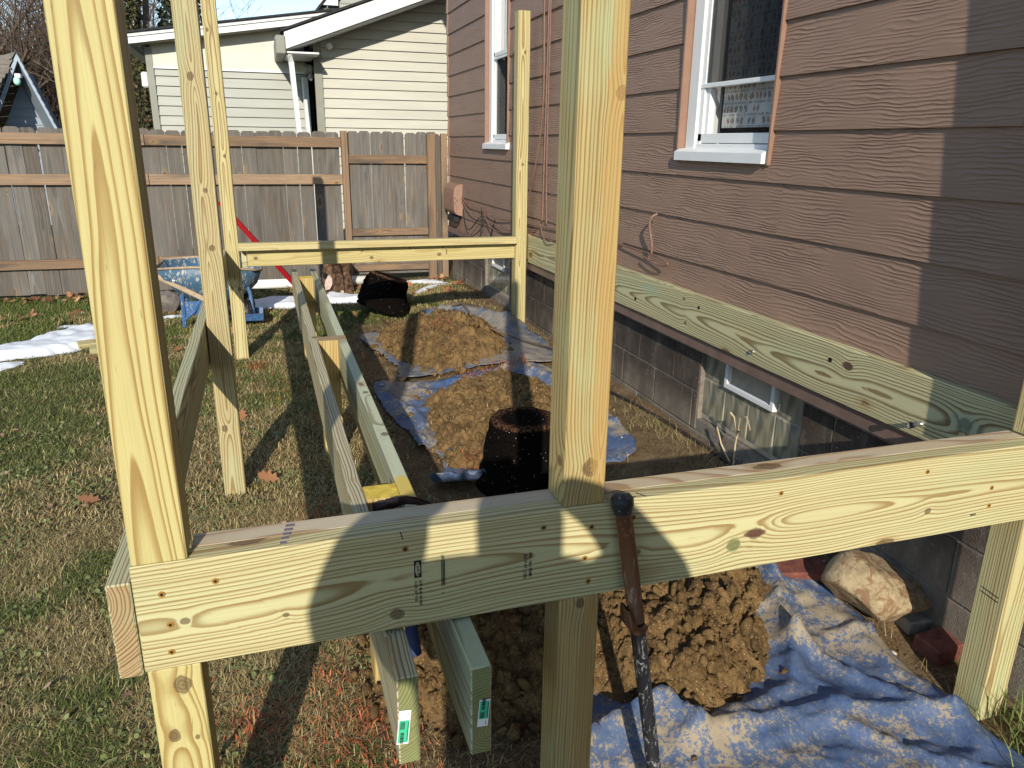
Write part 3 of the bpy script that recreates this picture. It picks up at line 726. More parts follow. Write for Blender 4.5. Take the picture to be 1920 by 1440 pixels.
for s, fn in ((-1, gx_l), (1, gx_r)):
    for k in range(nst):
        za, zb = AZ+.03-(k/nst)*1.9, AZ+.03-((k+1)/nst)*1.9
        q = [(fn(za-.03), 15.42, za), (fn(za-.03), 22, za), (fn(zb-.03)+s*.012, 22, zb+.012), (fn(zb-.03)+s*.012, 15.42, zb+.012)]
        q = [(x-.5*(y-15.42), y, z) for x, y, z in q]
        bm.faces.new([bm.verts.new(p) for p in q])
    q = [(fn(AZ-.05)-.02*s, 15.46, AZ-.06), (fn(AZ-.05)-.02*s-.3, 16.06, AZ-.06), (fn(.9)-.03*s-.3, 16.06, .9), (fn(.9)-.03*s, 15.46, .9)]
    bms.faces.new([bms.verts.new(p) for p in q])
rf = bm_obj("roof", bm, M_shing, gar); bm_obj("soffit", bms, M_gray, gar)
box("wall", (-4.5, 16.02, -.2), (-3.3, 17, 1.6), M_gray, gar)
# the roof plane that faces the yard runs off to the left of the gable
bm = bmesh.new(); random.seed(3)
for k in range(16):
    za, zb = 2.79-.075*k, 2.79-.075*(k+1); xr = AX_-(2.80-zb)/2.05+.02
    ya, yb = 15.46-.0*k, 15.46
    x = xr-random.uniform(0, .2)
    edges = [xr]; 
    while edges[-1] > -7: edges.append(edges[-1]-random.uniform(.18, .34))
    for xa, xb in zip(edges[:-1], edges[1:]):
        d = random.uniform(0, .012); y0_ = 15.6-.09*k
        q = [(xb+.004, y0_+.10-d, za), (xa-.004, y0_+.10-d, za), (xa-.004, y0_-d, zb), (xb+.004, y0_-d, zb)]
        vs_ = [bm.verts.new(p) for p in q]; vs2 = [bm.verts.new((p[0], p[1]+.015, p[2]-.012)) for p in q[2:]]
        bm.faces.new(vs_); bm.faces.new((vs_[3], vs_[2], vs2[0], vs2[1]))
o = bm_obj("shingles", bm, M_shing, gar); o['kind'] = 'stuff'
bm = bmesh.new(); bmesh.ops.create_uvsphere(bm, u_segments=12, v_segments=8, radius=.055); bmesh.ops.scale(bm, vec=(1, 1, 1.25), verts=bm.verts)
bm_obj("lamp_bulb", bm, plain("mint_glow_bulb", (.45, .85, .72), .2, .5, .05), gar, (-3.74, 15.46, 2.38), smooth=True); box("lamp_socket", (-3.77, 15.47, 2.43), (-3.68, 15.6, 2.50), M_white, gar, .01)  # pale mint base colour stands in for the bulb's greenish glow

# ------------------------------------------------------------------ trees
def branches(p, d, ln, r, depth, out, spread=.55, up=.12, kids=3):
    n = 4; pts = [p]; cur = p.copy(); dd = d.copy(); rad = [r]
    for k in range(n):
        dd = (dd+Vector((random.gauss(0, .10), random.gauss(0, .10), random.gauss(up*.4, .08)))).normalized(); cur = cur+dd*ln/n; pts.append(cur.copy()); rad.append(r*(1-.55*(k+1)/n))
    out.append((pts, rad, depth))
    if depth == 0: return
    for k in range(kids+(depth > 2)):
        f = random.uniform(.3, 1.0); i = min(n-1, int(f*n)); b = pts[i].lerp(pts[i+1], f*n-i)
        a = Vector((random.gauss(0, 1), random.gauss(0, 1), random.gauss(.15, .6))).normalized()
        nd = (dd*(1-spread)+a*spread+Vector((0, 0, up))).normalized()
        branches(b, nd, ln*random.uniform(.5, .78), rad[i]*.55, depth-1, out, spread, up, kids)
def bare_tree(x, y, h, r, seed, label, group=None, depth=5, lean=(0, 0), mat=M_twig, kids=3, spread=.55):
    random.seed(seed); out = []
    branches(Vector((x, y, -.05)), Vector((lean[0], lean[1], 1)).normalized(), h*.5, r, depth, out, spread, kids=kids)
    root = empty("bare_tree", (x, y, 0), label=label, cat="tree", group=group)
    for nm, sel in (("trunk", lambda d: d >= depth), ("crown", lambda d: d < depth)):
        V = []; Fc = []
        for pts, rad, d in out:
            if not sel(d): continue
            v_, f_ = tube_geo(pts, 0, 8 if d >= depth else (4 if d > 1 else 3), [max(q, .0035) for q in rad], False, len(V)); V += v_; Fc += f_
        o = mesh(nm, V, Fc, M_bark if nm == "trunk" else mat, root, smooth=True)
    return root
bare_tree(-5.6, 21, 7.5, .16, 1, "bare brown tree above the left end of the gray garage roof", "bare trees behind the fence")
bare_tree(-4.4, 23, 7.0, .15, 2, "bare tree rising straight behind the garage's peak", "bare trees behind the fence")
bare_tree(-3.2, 20, 6.0, .11, 3, "slender bare tree just past the garage's right eave", "bare trees behind the fence", lean=(-.2, 0))
bare_tree(-1.9, 25, 8.0, .16, 4, "tall bare tree showing between the corner post and the cream house", "bare trees behind the fence")
bare_tree(-7.4, 26, 9.0, .2, 6, "wide bare tree at the yard's far left behind the garage", "bare trees behind the fence")
# thicket: one mass of fine twigs
random.seed(77); V = []; Fc = []
for k in range(620):
    p = Vector((random.uniform(-9, -2.6), random.uniform(22, 30), 0)); out = []
    branches(p, Vector((random.gauss(0, .3), random.gauss(0, .3), 1)).normalized(), random.uniform(1.8, 3.6), .016, 2, out, .5, kids=5)
    for pts, rad, d in out:
        v_, f_ = tube_geo(pts, 0, 3, [max(q, .005) for q in rad], False, len(V)); V += v_; Fc += f_
mesh("thicket_undergrowth", V, Fc, M_twig, smooth=True)['kind'] = 'stuff'
# ivy-clad trunk
ivt = empty("ivy_tree", (-1.95, 16.2, 0), label="ivy-covered tree trunk beside the cream house's left corner", cat="tree")
random.seed(9); out = []
branches(Vector((-1.95, 16.2, -.1)), Vector((.02, 0, 1)), 4.6, .11, 4, out, .6, kids=2)
for nm, sel in (("trunk", lambda d: d == 4), ("crown", lambda d: d < 4)):
    V = []; Fc = []
    for pts, rad, d in out:
        if sel(d): v_, f_ = tube_geo(pts, 0, 6, [max(q, .006) for q in rad], False, len(V)); V += v_; Fc += f_
    mesh(nm, V, Fc, M_bark, ivt, smooth=True)
def leaf_cloud(name, pts, size, cols, parent, mat=M_leaf, seed=0):
    g_ = np.random.default_rng(seed); n = len(pts); P = np.asarray(pts)
    a = g_.normal(size=(n, 3)); a /= np.linalg.norm(a, axis=1)[:, None]; b = np.cross(a, g_.normal(size=(n, 3))); b /= np.linalg.norm(b, axis=1)[:, None]
    s = size*g_.uniform(.6, 1.3, n)[:, None]
    V = np.stack([P-a*s, P+b*s*.6, P+a*s, P-b*s*.6], 1).reshape(-1, 3); F_ = np.arange(n*4).reshape(n, 4)
    o = npmesh(name, V, F_, mat, parent); ci = np.asarray(cols)[g_.integers(0, len(cols), n)]*g_.uniform(.7, 1.3, (n, 1))
    at = o.data.attributes.new('tint', 'FLOAT_COLOR', 'POINT'); cc = np.ones((n*4, 4), np.float32); cc[:, :3] = np.repeat(ci, 4, 0); at.data.foreach_set('color', cc.ravel()); return o
g_ = np.random.default_rng(4); n = 7000; zz_ = g_.uniform(.3, 4.4, n); th = g_.uniform(0, 6.28, n)
rad = np.where(zz_ < 3.0, .42-.05*zz_, .14)*g_.uniform(.55, 1.1, n)*(1+.35*np.sin(zz_*5+th*2))
leaf_cloud("ivy", np.stack([-1.95+np.cos(th)*rad+.18*(zz_ < 3)*g_.uniform(-.3, 1.4, n), 16.2+np.sin(th)*rad, zz_], 1), .035, [(.045, .055, .02), (.07, .075, .025), (.12, .08, .04), (.03, .035, .015)], ivt, seed=5)
evt = empty("evergreen_tree", (-1.25, 17, 0), label="dark evergreen showing in a sliver behind the middle left posts", cat="tree")
tube("trunk", [(-1.2, 17, 0), (-1.2, 17, 4.4)], .08, M_bark, evt)
n = 2600; zz_ = g_.uniform(2.6, 5.0, n); th = g_.uniform(0, 6.28, n); rad = .42*g_.uniform(0, 1, n)**.5
leaf_cloud("crown", np.stack([-1.2+np.cos(th)*rad, 17+np.sin(th)*rad, zz_], 1), .05, [(.02, .03, .012), (.035, .045, .018), (.015, .02, .01)], evt, seed=6)

# ------------------------------------------------------------------ the deck frame
def hero(name, lo, hi, ax, parent, mat_kw, knots=(), pith=(.06, 0), stains=(), boxes=None, endmat=None, off=0, rot=(0, 0, 0)):
    c = [(a+b)/2 for a, b in zip(lo, hi)]; i = AX[ax]
    def gc(p): l = [p[k]-c[k] for k in i]; return (l[0]+off, l[1]+pith[0], l[2]+pith[1])
    kw = dict(mat_kw); kn = [(*gc(k[:3]), k[3]) for k in knots]
    st = [(*gc(s[:3]), *s[3:]) for s in stains]
    m = wood("pine_"+name, kw.pop('e', E1), kw.pop('l', L1), kw.pop('s', .008), knots=kn, stains=st, **kw)
    return lumber(name, lo, hi, ax, m, parent, pith, off, boxes=boxes, endmat=endmat, rot=rot)
random.seed(12)
YF = 1.285; BT, BB = .801, .588
deck = empty("deck_frame", (.8, 3.4, 0), label="new pine deck frame of tall posts, rim beams and ledger beside the brown house", cat="deck frame")
front = empty("front_beam", (.82, YF, BB)); front.parent = deck; front['_w'] = tuple(front.location); front.location = front.location-deck.location
hero("beam_board", (-.268, YF, BB), (1.905, YF+.046, BT), 'x', front, dict(e=(.67, .62, .345), l=(.36, .24, .095), s=.0066, green=.22, amber=.06, warp=.034, contrast=1.0, knot_amt=.6, taper=.010),
     [(.936, YF, .654, .014), (.99, YF, .675, .015), (-.191, YF, .681, .007), (.185, YF, .622, .012), (.70, YF, .675, .006), (1.48, YF, .66, .008), (-.02, YF, .66, .005)], (.058, .004),
     [(.99, YF, .675, .030, .03, .011, (.10, .045, .03), .9), (.936, YF, .654, .02, .02, .02, (.17, .22, .08), .5)], endmat=M_endtan)
hero("beam_board", (-.172, YF+.0465, BB), (1.814, YF+.099, BT-.001), 'x', front, dict(e=(.66, .56, .40), l=(.42, .27, .16), s=.008, green=.05, amber=.35, warp=.04, knot_amt=.6), (), (.02, .055))
def post(x, y, top, base, notch, knots, pith, kw, lean=(0, 0), stains=()):
    lo, hi = (x, y, base), (x+.0895, y+.0895, top)
    bxs = None
    if notch: bxs = [((x, y, base), (x+.0895, y+.0895, BB-.001)), ((x, y, BT+.0005), (x+.0895, y+.0895, top)), ((x+.02, y+.0475, BB), (x+.07, y+.0485, BT))]
    return hero("post", lo, hi, 'z', deck, kw, knots, pith, stains, boxes=bxs, endmat=M_endtan, rot=(lean[0], lean[1], 0))
post(-.2645, YF+.001, 2.40, -.3, True, [(-.21, YF, .548, .016), (-.235, YF, .44, .011), (-.197, YF, .428, .004)], (.012, .075), dict(e=(.65, .57, .26), l=(.37, .235, .075), s=.0105, green=.15, amber=.1, warp=.022, taper=.025, knot_amt=.2))
post(.5265, YF+.001, 2.40, -.3, True, [(.581, YF, .883, .016), (.53, YF+.03, .893, .011), (.606, YF, 1.585, .010), (.573, YF, .573, .010)], (-.035, .045),
     dict(e=(.52, .415, .185), l=(.29, .165, .055), s=.0068, green=.45, amber=.75, warp=.02, taper=.008, knot_amt=.4), stains=[(.606, YF, 1.25, .8, .028, .12, (.40, .25, .085), .55), (.60, YF, .28, .36, .03, .12, (.34, .20, .07), .6)])
post(1.8155, YF+.001, 2.40, -.12, True, [], (.03, .09), dict(s=.007, green=.5, amber=.3, knot_amt=.3))
post(-.2655, 3.33, 2.40, -.02, False, [(-.224, 3.33, 1.726, .013), (-.211, 3.33, 1.079, .011), (-.214, 3.33, 1.306, .008), (-.237, 3.33, .30, .012)], (.002, .055),
     dict(e=(.54, .47, .255), l=(.30, .195, .08), s=.0085, green=.3, amber=.35, warp=.032, taper=.02, knot_amt=.4, contrast=1.15))
post(-.275, 5.62, 2.375, -.06, False, [(-.251, 5.62, 2.161, .01), (-.234, 5.62, 1.783, .009), (-.219, 5.62, 1.393, .010), (-.255, 5.62, .503, .012), (-.205, 5.62, .5, .012)], (.0, .06), dict(s=.012, green=.1, amber=.3, warp=.03))
post(1.8175, 5.60, 2.392, .06, False, [(1.87, 5.6, 2.12, .01), (1.865, 5.6, 1.35, .009)], (.01, .06), dict(s=.011, green=.05, amber=.35, warp=.03))
# left rim joist: end grain faces the front
lumber("rim_joist", (-.309, YF-.001, .583), (-.270, 5.66, .772), 'y', M_green, deck, (.075, -.06), 0, endmat=M_endtan)
# far beam: a board with a second one set proud along its top
hero("back_beam", (-.135, 5.625, .655), (1.90, 5.665, .815), 'x', deck, dict(e=(.62, .53, .25), l=(.45, .33, .13), s=.012, green=.05, amber=.1, warp=.03, contrast=.7, knot_amt=.8), [(.724, 5.625, .69, .012), (1.227, 5.625, .70, .013), (.66, 5.625, .74, .008), (-.08, 5.625, .71, .011)], (.05, .01))
lumber("back_beam_cap", (-.184, 5.555, .772), (1.815, 5.624, .822), 'x', wood("pine_cap", (.62, .53, .27), (.42, .29, .12), .013, contrast=.7), deck, (.06, .02), 0)
lumber("blocking", (-.182, 5.66, .64), (-.14, 5.70, .80), 'x', M_green, deck)
# ledger bolted to the house
led = hero("ledger", (1.92, 1.06, .623), (1.9585, 5.60, .826), 'y', deck, dict(alb=.95, e=(.56, .52, .30), l=(.19, .13, .06), s=.0068, green=.28, amber=.25, warp=.034, taper=.02, knot_amt=.6),
     [(1.92, 2.10, .765, .016), (1.92, 3.24, .787, .010), (1.92, 3.21, .672, .010), (1.92, 1.60, .728, .018), (1.92, 4.05, .75, .012)], (-.05, .01),
     [(1.92, 2.10, .765, .03, .05, .014, (.09, .05, .03), .85), (1.92, 1.60, .728, .06, .06, .03, (.20, .38, .29), .3), (1.92, 3.6, .77, .1, .06, .03, (.25, .42, .33), .3)])
lumber("ledger_shim", (1.9235, 5.61, .64), (1.955, 5.70, .835), 'z', M_endtan, deck)
def lag(y, z, ln):
    o = tube("lag_bolt", [(1.9205, y, z), (1.9205-ln, y, z)], .0085, M_steel if ln > .006 else M_dark, deck, 8)
    if ln > .02: tube("lag_bolt", [(1.9205-ln, y, z), (1.9205-ln-.012, y, z)], .0115, M_bltool, deck, 8)
for y, z, ln in ((3.10, .771, .002), (2.649, .674, .012), (2.188, .764, .003), (1.751, .674, .035), (4.3, .70, .004), (3.75, .69, .004)): lag(y, z, ln)
# deck screws in the front beam
scr = None
for x, z in ((-.223, .741), (-.134, .752), (-.216, .678), (-.220, .622), (.205, .761), (.485, .765), (.590, .751), (.578, .680), (.588, .624), (.684, .759), (1.046, .766), (1.456, .767), (1.677, .648), (1.673, .697)):
    if scr is None:
        V = []; Fc = []; n = 8
        for r, y in ((.0066, .0), (.0056, -.0012), (.0030, -.0012), (.0022, -.0003)): V += [(r*math.cos(6.283*k/n), y, r*math.sin(6.283*k/n)) for k in range(n)]
        for j in range(3):
            for k in range(n): Fc.append((j*n+k, j*n+(k+1) % n, (j+1)*n+(k+1) % n, (j+1)*n+k))
        Fc.append(tuple(3*n+k for k in range(n)))
        scr = mesh("screw", V, Fc, [M_brass, M_ink], front, (x, YF, z)); scr.data.polygons[-1].material_index = 1
        for p_ in list(scr.data.polygons)[2*n:]: p_.material_index = 1
    else: link("screw", scr.data, (), front, (x, YF, z))
# grade stamps and pencil marks on the front beam
def text(s, x, z, size, yaw=-90, par=front, y=YF-.0008, mat=M_ink, name="stamp", sx=1.0, align='LEFT'):
    cu = bpy.data.curves.new(name, 'FONT'); cu.body = s; cu.size = size; cu.align_x = align; cu.align_y = 'CENTER'; cu.space_character = 1.05
    cu.materials.append(mat); o = bpy.data.objects.new(name, cu); COL.objects.link(o)
    o.rotation_euler = (Matrix.Rotation(R(90), 3, 'X') @ Matrix.Rotation(R(yaw), 3, 'Z')).to_euler(); o.scale = (sx, 1, 1)
    o.parent = par; o.location = Vector((x, y, z))-Vector(par.get('_w', par.location)); cu.offset = .00022; return to_mesh(o)
box("stamp_logo", (.221, YF-.0008, .696), (.235, YF-.0002, .733), M_ink, front)
bm = bmesh.new(); bmesh.ops.create_circle(bm, cap_ends=True, radius=1, segments=24); bmesh.ops.scale(bm, vec=(.0048, .0155, 1), verts=bm.verts); bmesh.ops.rotate(bm, cent=(0, 0, 0), matrix=Matrix.Rotation(R(90), 3, 'X'), verts=bm.verts)
bm_obj("stamp_logo", bm, plain("stamp_gap", (.50, .47, .27), .6, .2, .05), front, (.228, YF-.0011, .7145))
text("CANFOR", .228, .7145, .0075, y=YF-.0015, align='CENTER', sx=.85)
text("22 09 40 00 10/16/25", .2325, .690, .0072, sx=.85); text("14 672 1679 8 20", .2235, .690, .0072, sx=.85)
text("SPIB.  No.2 PRIME", .458, .714, .0088, sx=.8); text("KD19 HT  (130)", .447, .711, .0098, sx=.8)
text("(SP)", .277, .738, .008, sx=.9)
for z0, z1, w in ((.668, .725, .0045),):
    for k in range(3): box("stamp_bar", (.2745+.0027*k, YF-.0008, z0+.004*(k == 1)), (.2760+.0027*k, YF-.0002, z1), M_ink, front)
text("c", .277, .655, .008)
def mark(pts, z=None):
    V, F_ = tube_geo(pts, .0011, 4); return mesh("pencil_mark", V, F_, M_ink, front)
mark([(.197, YF-.0005, .799), (.201, YF-.0005, .783)]); mark([(.205, YF-.0005, .768), (.207, YF-.0005, .757)])
mark([(.628, YF+.012, BT+.0005), (.640, YF-.0003, .795)]); mark([(.668, YF+.015, BT+.0005), (.668, YF-.0003, .798)]); mark([(.70, YF+.025, BT+.0005), (.712, YF+.004, BT+.0005)])
mark([(.645, YF+.010, BT+.0005), (.69, YF+.008, BT+.0005)])
for k in range(5): box("ink_smudge", (-.02+.003*k, YF+.012+.016*k, BT), (-.008+.004*k, YF+.021+.016*k, BT+.0007), plain("faded_ink", (.16, .13, .16), .8) if k == 0 else bpy.data.materials["faded_ink"], front)
text("wm", 1.62, .63, .012, yaw=0)
for k in range(2): box("stamp_bar", (1.0+.25*k, 5.6235, .745), (1.006+.25*k, 5.6248, .790), M_ink, deck)
box("stamp_bar", (1.28, 5.6235, .70), (1.285, 5.6248, .735), M_ink, deck)
# printed mark on the right post's left face
for k, zz_ in enumerate((.46, .447)):
    tube("stamp_bar", [(1.815, YF+.02, zz_-.12), (1.815, YF+.075, zz_-.115)], .0012, M_ink, deck, 4)

# middle beam: two boards sandwiching short posts, ends toward the photographer
mid = empty("middle_beam", (.25, 3.5, 0), label="low middle beam of two green pine boards sandwiching short posts, sticking out under the front beam", cat="beam")
YEL = (.62, .45, .07)
bl = hero("beam_board", (.160, 1.150, .387), (.200, 5.92, .580), 'y', mid, dict(alb=.92, e=(.58, .54, .38), l=(.24, .17, .085), s=.0085, green=.25, amber=.08, warp=.034, contrast=1.2, knot_amt=.8), [(.19, 3.75, .58, .017), (.185, 4.6, .58, .010)], (.085, -.10), endmat=M_end)
br = hero("beam_board", (.295, 1.138, .383), (.335, 5.92, .580), 'y', mid, dict(alb=.92, e=(.54, .57, .41), l=(.29, .26, .16), s=.016, green=.5, amber=.1, warp=.03, knot_amt=.7), [(.322, 2.36, .58, .014), (.318, 2.82, .58, .011)], (-.02, .05),
     [(.315, 1.93, .58, .09, .03, .02, YEL, .85)], endmat=M_end)
for y, yel, base in ((1.885, True, -.06), (3.665, False, -.05), (5.50, True, -.05)):
    hero("short_post", (.2005, y, base), (.2945, y+.089, .5805), 'z', mid, dict(e=(.60, .47, .20), l=(.38, .22, .07), s=.009, amber=.7, green=.05, warp=.03), (), (.01, .06), endmat=plain("yellow_waxed_end", YEL, .6, .2, .25, 40) if yel else M_endtan)
box("end_cut", (.2955, 3.665, .5803), (.3345, 3.754, .5815), M_endtan, mid); set_grain(mid.children[-1], grain_fn('z'))
def sticker(x, z, y, w, h, ang, flip):
    t = empty("end_tag", (x, y-.002, z)); t.parent = mid; t['_w'] = tuple(t.location); t.location = t.location-mid.location
    t.rotation_euler = (0, R(ang), 0)
    def fl(n, lx, lz, ww, hh, m, d):
        bm = bmesh.new(); add_box(bm, (lx, -d, lz), (ww, .0004, hh)); return bm_obj(n, bm, m, t, (x, y-.002, z))
    fl("paper", 0, 0, w, h, M_sticker, 0); s = -1 if flip else 1
    fl("green_panel", 0, -s*h*.12, w*.86, h*.66, M_stgreen, .0005)
    random.seed(5)
    zz_ = 0
    for k in range(9):
        bw = random.uniform(.0008, .0022); fl("bar", -w*.1, -s*(h*.16+zz_), w*.30, bw, M_ink, .001); zz_ += bw+random.uniform(.0008, .0014)
    for k in range(4): fl("print_line", w*(-.28+.1*k), s*h*.06, .0012, h*.22, M_ink, .001)
    fl("print_line", w*.34, -s*h*.12, .0011, h*.55, M_ink, .001); fl("print_line", w*.25, s*h*.36, .0009, h*.14, M_ink, .001)
sticker(.170, .473, 1.150, .022, .074, 6, False); sticker(.319, .478, 1.138, .021, .060, 5, True)

# hammer lying head-up across the middle beam, its grip hanging between the boards
ham = empty("hammer", (.26, 1.78, .58), label="claw hammer with dark head on the middle beam's yellow block and navy grip hanging down", cat="hammer")
hy = 1.80
tube("head", [(.206, hy, .598), (.218, hy, .598), (.222, hy, .599), (.235, hy, .601), (.246, hy, .605), (.262, hy, .606), (.275, hy, .606)], 0, M_hammer, ham, 12, [.0135, .0155, .0145, .0115, .0135, .0145, .012])
cl = []
for s in (-1, 1):
    V, F_ = tube_geo([(.272, hy+.006*s, .608), (.295, hy+.008*s, .609), (.32, hy+.010*s, .603), (.345, hy+.013*s, .592), (.362, hy+.015*s, .583)], 0, 6, [.010, .0085, .0065, .005, .003]); mesh("claw", V, F_, M_hammer, ham, smooth=True)
tube("shaft", [(.252, hy, .60), (.262, hy-.01, .50), (.272, hy-.02, .40)], .011, M_hammer, ham, 8)
tube("grip", [(.272, hy-.02, .40), (.283, hy-.028, .31), (.291, hy-.034, .24), (.298, hy-.04, .165)], 0, M_navy, ham, 10, [.015, .017, .018, .020])

# rusty bar with a black shaft propped against the front beam
tool = empty("digging_bar", (.76, 1.20, 0), label="long bar with rusty sleeve and black shaft leaning on the front beam", cat="digging bar")
A = Vector((.642, YF-.027, .815)); Bq = Vector((.687, YF-.040, .535)); Cq = Vector((.772, YF-.075, -.03))
d = (Bq-A).normalized(); e_ = (Cq-Bq).normalized()
tube("cap", [A-d*.0165, A-d*.016, A-d*.012, A-d*.004, A+d*.008, A+d*.020, A+d*.026], 0, M_bltool, tool, 16, [.002, .012, .019, .024, .0235, .0205, .0188])
tube("sleeve", [A+d*.012, A+d*.10, Bq], .0175, M_rust, tool, 14)
tube("shaft", [Bq-d*.01, Bq+e_*.3, Cq], .0165, M_bltool, tool, 14)
tube("slot", [Bq+e_*.02+Vector((-.008, -.0135, 0)), Bq+e_*.07+Vector((-.008, -.0140, 0))], .0045, M_black, tool, 8)
V = []; Fc = []
for i in range(13):       # curved hook plate: a crescent hugging the sleeve's lower left side
    a = R(165+150*i/12); cx, cz = Bq.x-.004, Bq.z+.030; ww = .006+.014*math.sin(math.pi*i/12)
    for yy, th in ((-.022, 0), (.012, 0), (.012, 1), (-.022, 1)):
        V.append((cx+(.031-ww*th)*math.cos(a), Bq.y+yy, cz+(.052-ww*th)*math.sin(a)))
for i in range(12):
    for k in range(4): Fc.append((i*4+k, i*4+(k+1) % 4, i*4+4+(k+1) % 4, i*4+4+k))
mesh("hook", V, Fc, M_rust, tool, smooth=True)

# ------------------------------------------------------------------ tarps and mounds
def inside(px, py, poly):
    c = np.zeros(px.shape, bool); n = len(poly)
    for i in range(n):
        x0, y0 = poly[i]; x1, y1 = poly[(i+1) % n]
        if y0 == y1: continue
        m = ((y0 > py) != (y1 > py)) & (px < (x1-x0)*(py-y0)/(y1-y0)+x0); c ^= m
    return c
def edge_dist(px, py, poly):
    d = np.full(px.shape, 1e9); n = len(poly)
    for i in range(n):
        x0, y0 = poly[i]; x1, y1 = poly[(i+1) % n]; L2 = (x1-x0)**2+(y1-y0)**2+1e-12
        t = np.clip(((px-x0)*(x1-x0)+(py-y0)*(y1-y0))/L2, 0, 1); d = np.minimum(d, np.hypot(px-x0-t*(x1-x0), py-y0-t*(y1-y0)))
    return d
def smooth_poly(poly, step=.03, jit=.006, seed=0):
    """Catmull-Rom through the corners, with a little raggedness"""
    rr = np.random.default_rng(seed); P = [np.array(p, float) for p in poly]; n = len(P); out = []
    for i in range(n):
        p0, p1, p2, p3 = P[i-1], P[i], P[(i+1) % n], P[(i+2) % n]; m = max(1, int(np.linalg.norm(p2-p1)/step))
        for k in range(m):
            t = k/m
            h00 = 2*t**3-3*t**2+1; h10 = t**3-2*t**2+t; h01 = -2*t**3+3*t**2; h11 = t**3-t**2
            q = h00*p1+h10*(p2-p0)*.35+h01*p2+h11*(p3-p1)*.35; out.append(tuple(q+rr.normal(0, jit, 2)))
    return out
def patch(name, poly, zfn, res, mats, parent=None, smooth=True, solid=0, seed=0, drop=None):
    x0, y0 = np.min(poly, 0); x1, y1 = np.max(poly, 0); rr = np.random.default_rng(seed)
    X_, Y_ = np.meshgrid(np.arange(x0, x1, res), np.arange(y0, y1, res)); X_ = X_+rr.uniform(-.25, .25, X_.shape)*res; Y_ = Y_+rr.uniform(-.25, .25, Y_.shape)*res
    m = inside(X_, Y_, poly) & (edge_dist(X_, Y_, poly) > res*.45); pts = [Vector(p) for p in poly]+[Vector((a, b)) for a, b in zip(X_[m], Y_[m])]
    nb_ = len(poly)
    vv, ee, ff, *_ = mgeo.delaunay_2d_cdt(pts, [(i, (i+1) % nb_) for i in range(nb_)], [], 1, 1e-6)
    xy = np.array([(v.x, v.y) for v in vv]); ed = edge_dist(xy[:, 0], xy[:, 1], poly); z = zfn(xy[:, 0], xy[:, 1], ed)
    o = npmesh(name, np.column_stack([xy, z]), [f for f in ff if len(f) == 3], mats, parent, smooth)
    if solid: md = o.modifiers.new("thickness", 'SOLIDIFY'); md.thickness = solid; md.offset = 1
    return o
def ridge(x, y, pts, h, w):
    z = np.zeros_like(x)
    for (ax_, ay), (bx_, by) in zip(pts[:-1], pts[1:]):
        L2 = (bx_-ax_)**2+(by-ay)**2; t = np.clip(((x-ax_)*(bx_-ax_)+(y-ay)*(by-ay))/L2, 0, 1)
        d = np.hypot(x-ax_-t*(bx_-ax_), y-ay-t*(by-ay)); z = np.maximum(z, h*np.exp(-(d/w)**1.15))
    return z
P_ftarp = smooth_poly([(1.60, 2.16), (1.67, 2.10), (1.715, 2.04), (1.80, 1.90), (1.805, 1.71), (1.77, 1.51), (1.77, 1.33), (1.80, 1.10), (1.84, .80), (.66, .80), (.66, 1.25), (.60, 1.50), (.70, 1.62), (.72, 2.25), (1.2, 2.30)], .03, .004, 1)
def z_ftarp(x, y, ed):
    z = g0(x, y)+.022+.010*(fbm(x*5, y*5, 31, 2)-.5)+.016*np.clip(1-np.abs(fbm(x*4.5+2, y*4.5, 36, 2)-.5)*11, 0, 1)+.008*np.clip(1-np.abs(fbm(x*9, y*9+4, 37, 2)-.5)*9, 0, 1)+.003*(fbm(x*22, y*22, 33, 3)-.5)
    z = z+ridge(x, y, [(1.66, 2.06), (1.56, 1.86), (1.50, 1.70)], .055, .035)+ridge(x, y, [(1.50, 1.70), (1.58, 1.50), (1.66, 1.36)], .03, .022)
    z = z+ridge(x, y, [(1.50, 1.70), (1.36, 1.52), (1.12, 1.46)], .03, .03)+ridge(x, y, [(.60, 1.44), (.86, 1.53), (.95, 1.55), (1.00, 1.44)], .085, .035)
    z = z+ridge(x, y, [(.95, 1.42), (1.42, 1.42), (1.75, 1.30)], .04, .04)
    z = z+ridge(x, y, [(1.75, 1.75), (1.72, 1.5), (1.74, 1.2)], .02, .03)+ridge(x, y, [(1.42, 1.35), (1.55, 1.18), (1.72, 1.08)], .022, .018)+ridge(x, y, [(.7, 1.2), (1.0, 1.15), (1.3, 1.02)], .015, .05)
    return z
tarp1 = patch("tarp", P_ftarp, z_ftarp, .014, M_tarp, solid=.0015); tag(tarp1, "muddy blue tarp spread under the front dirt mound with wrinkled folds", "tarp")
P_mtarp = smooth_poly([(.59, 4.72), (.89, 4.70), (1.2, 4.74), (1.47, 4.66), (1.60, 4.66), (1.70, 4.37), (1.74, 3.91), (1.65, 3.13), (1.52, 2.98), (1.40, 3.02), (1.12, 3.05), (.86, 3.02), (.62, 3.06), (.73, 3.32), (.745, 3.55), (.66, 3.62), (.655, 3.85), (.60, 4.09)], .03, .005, 2)
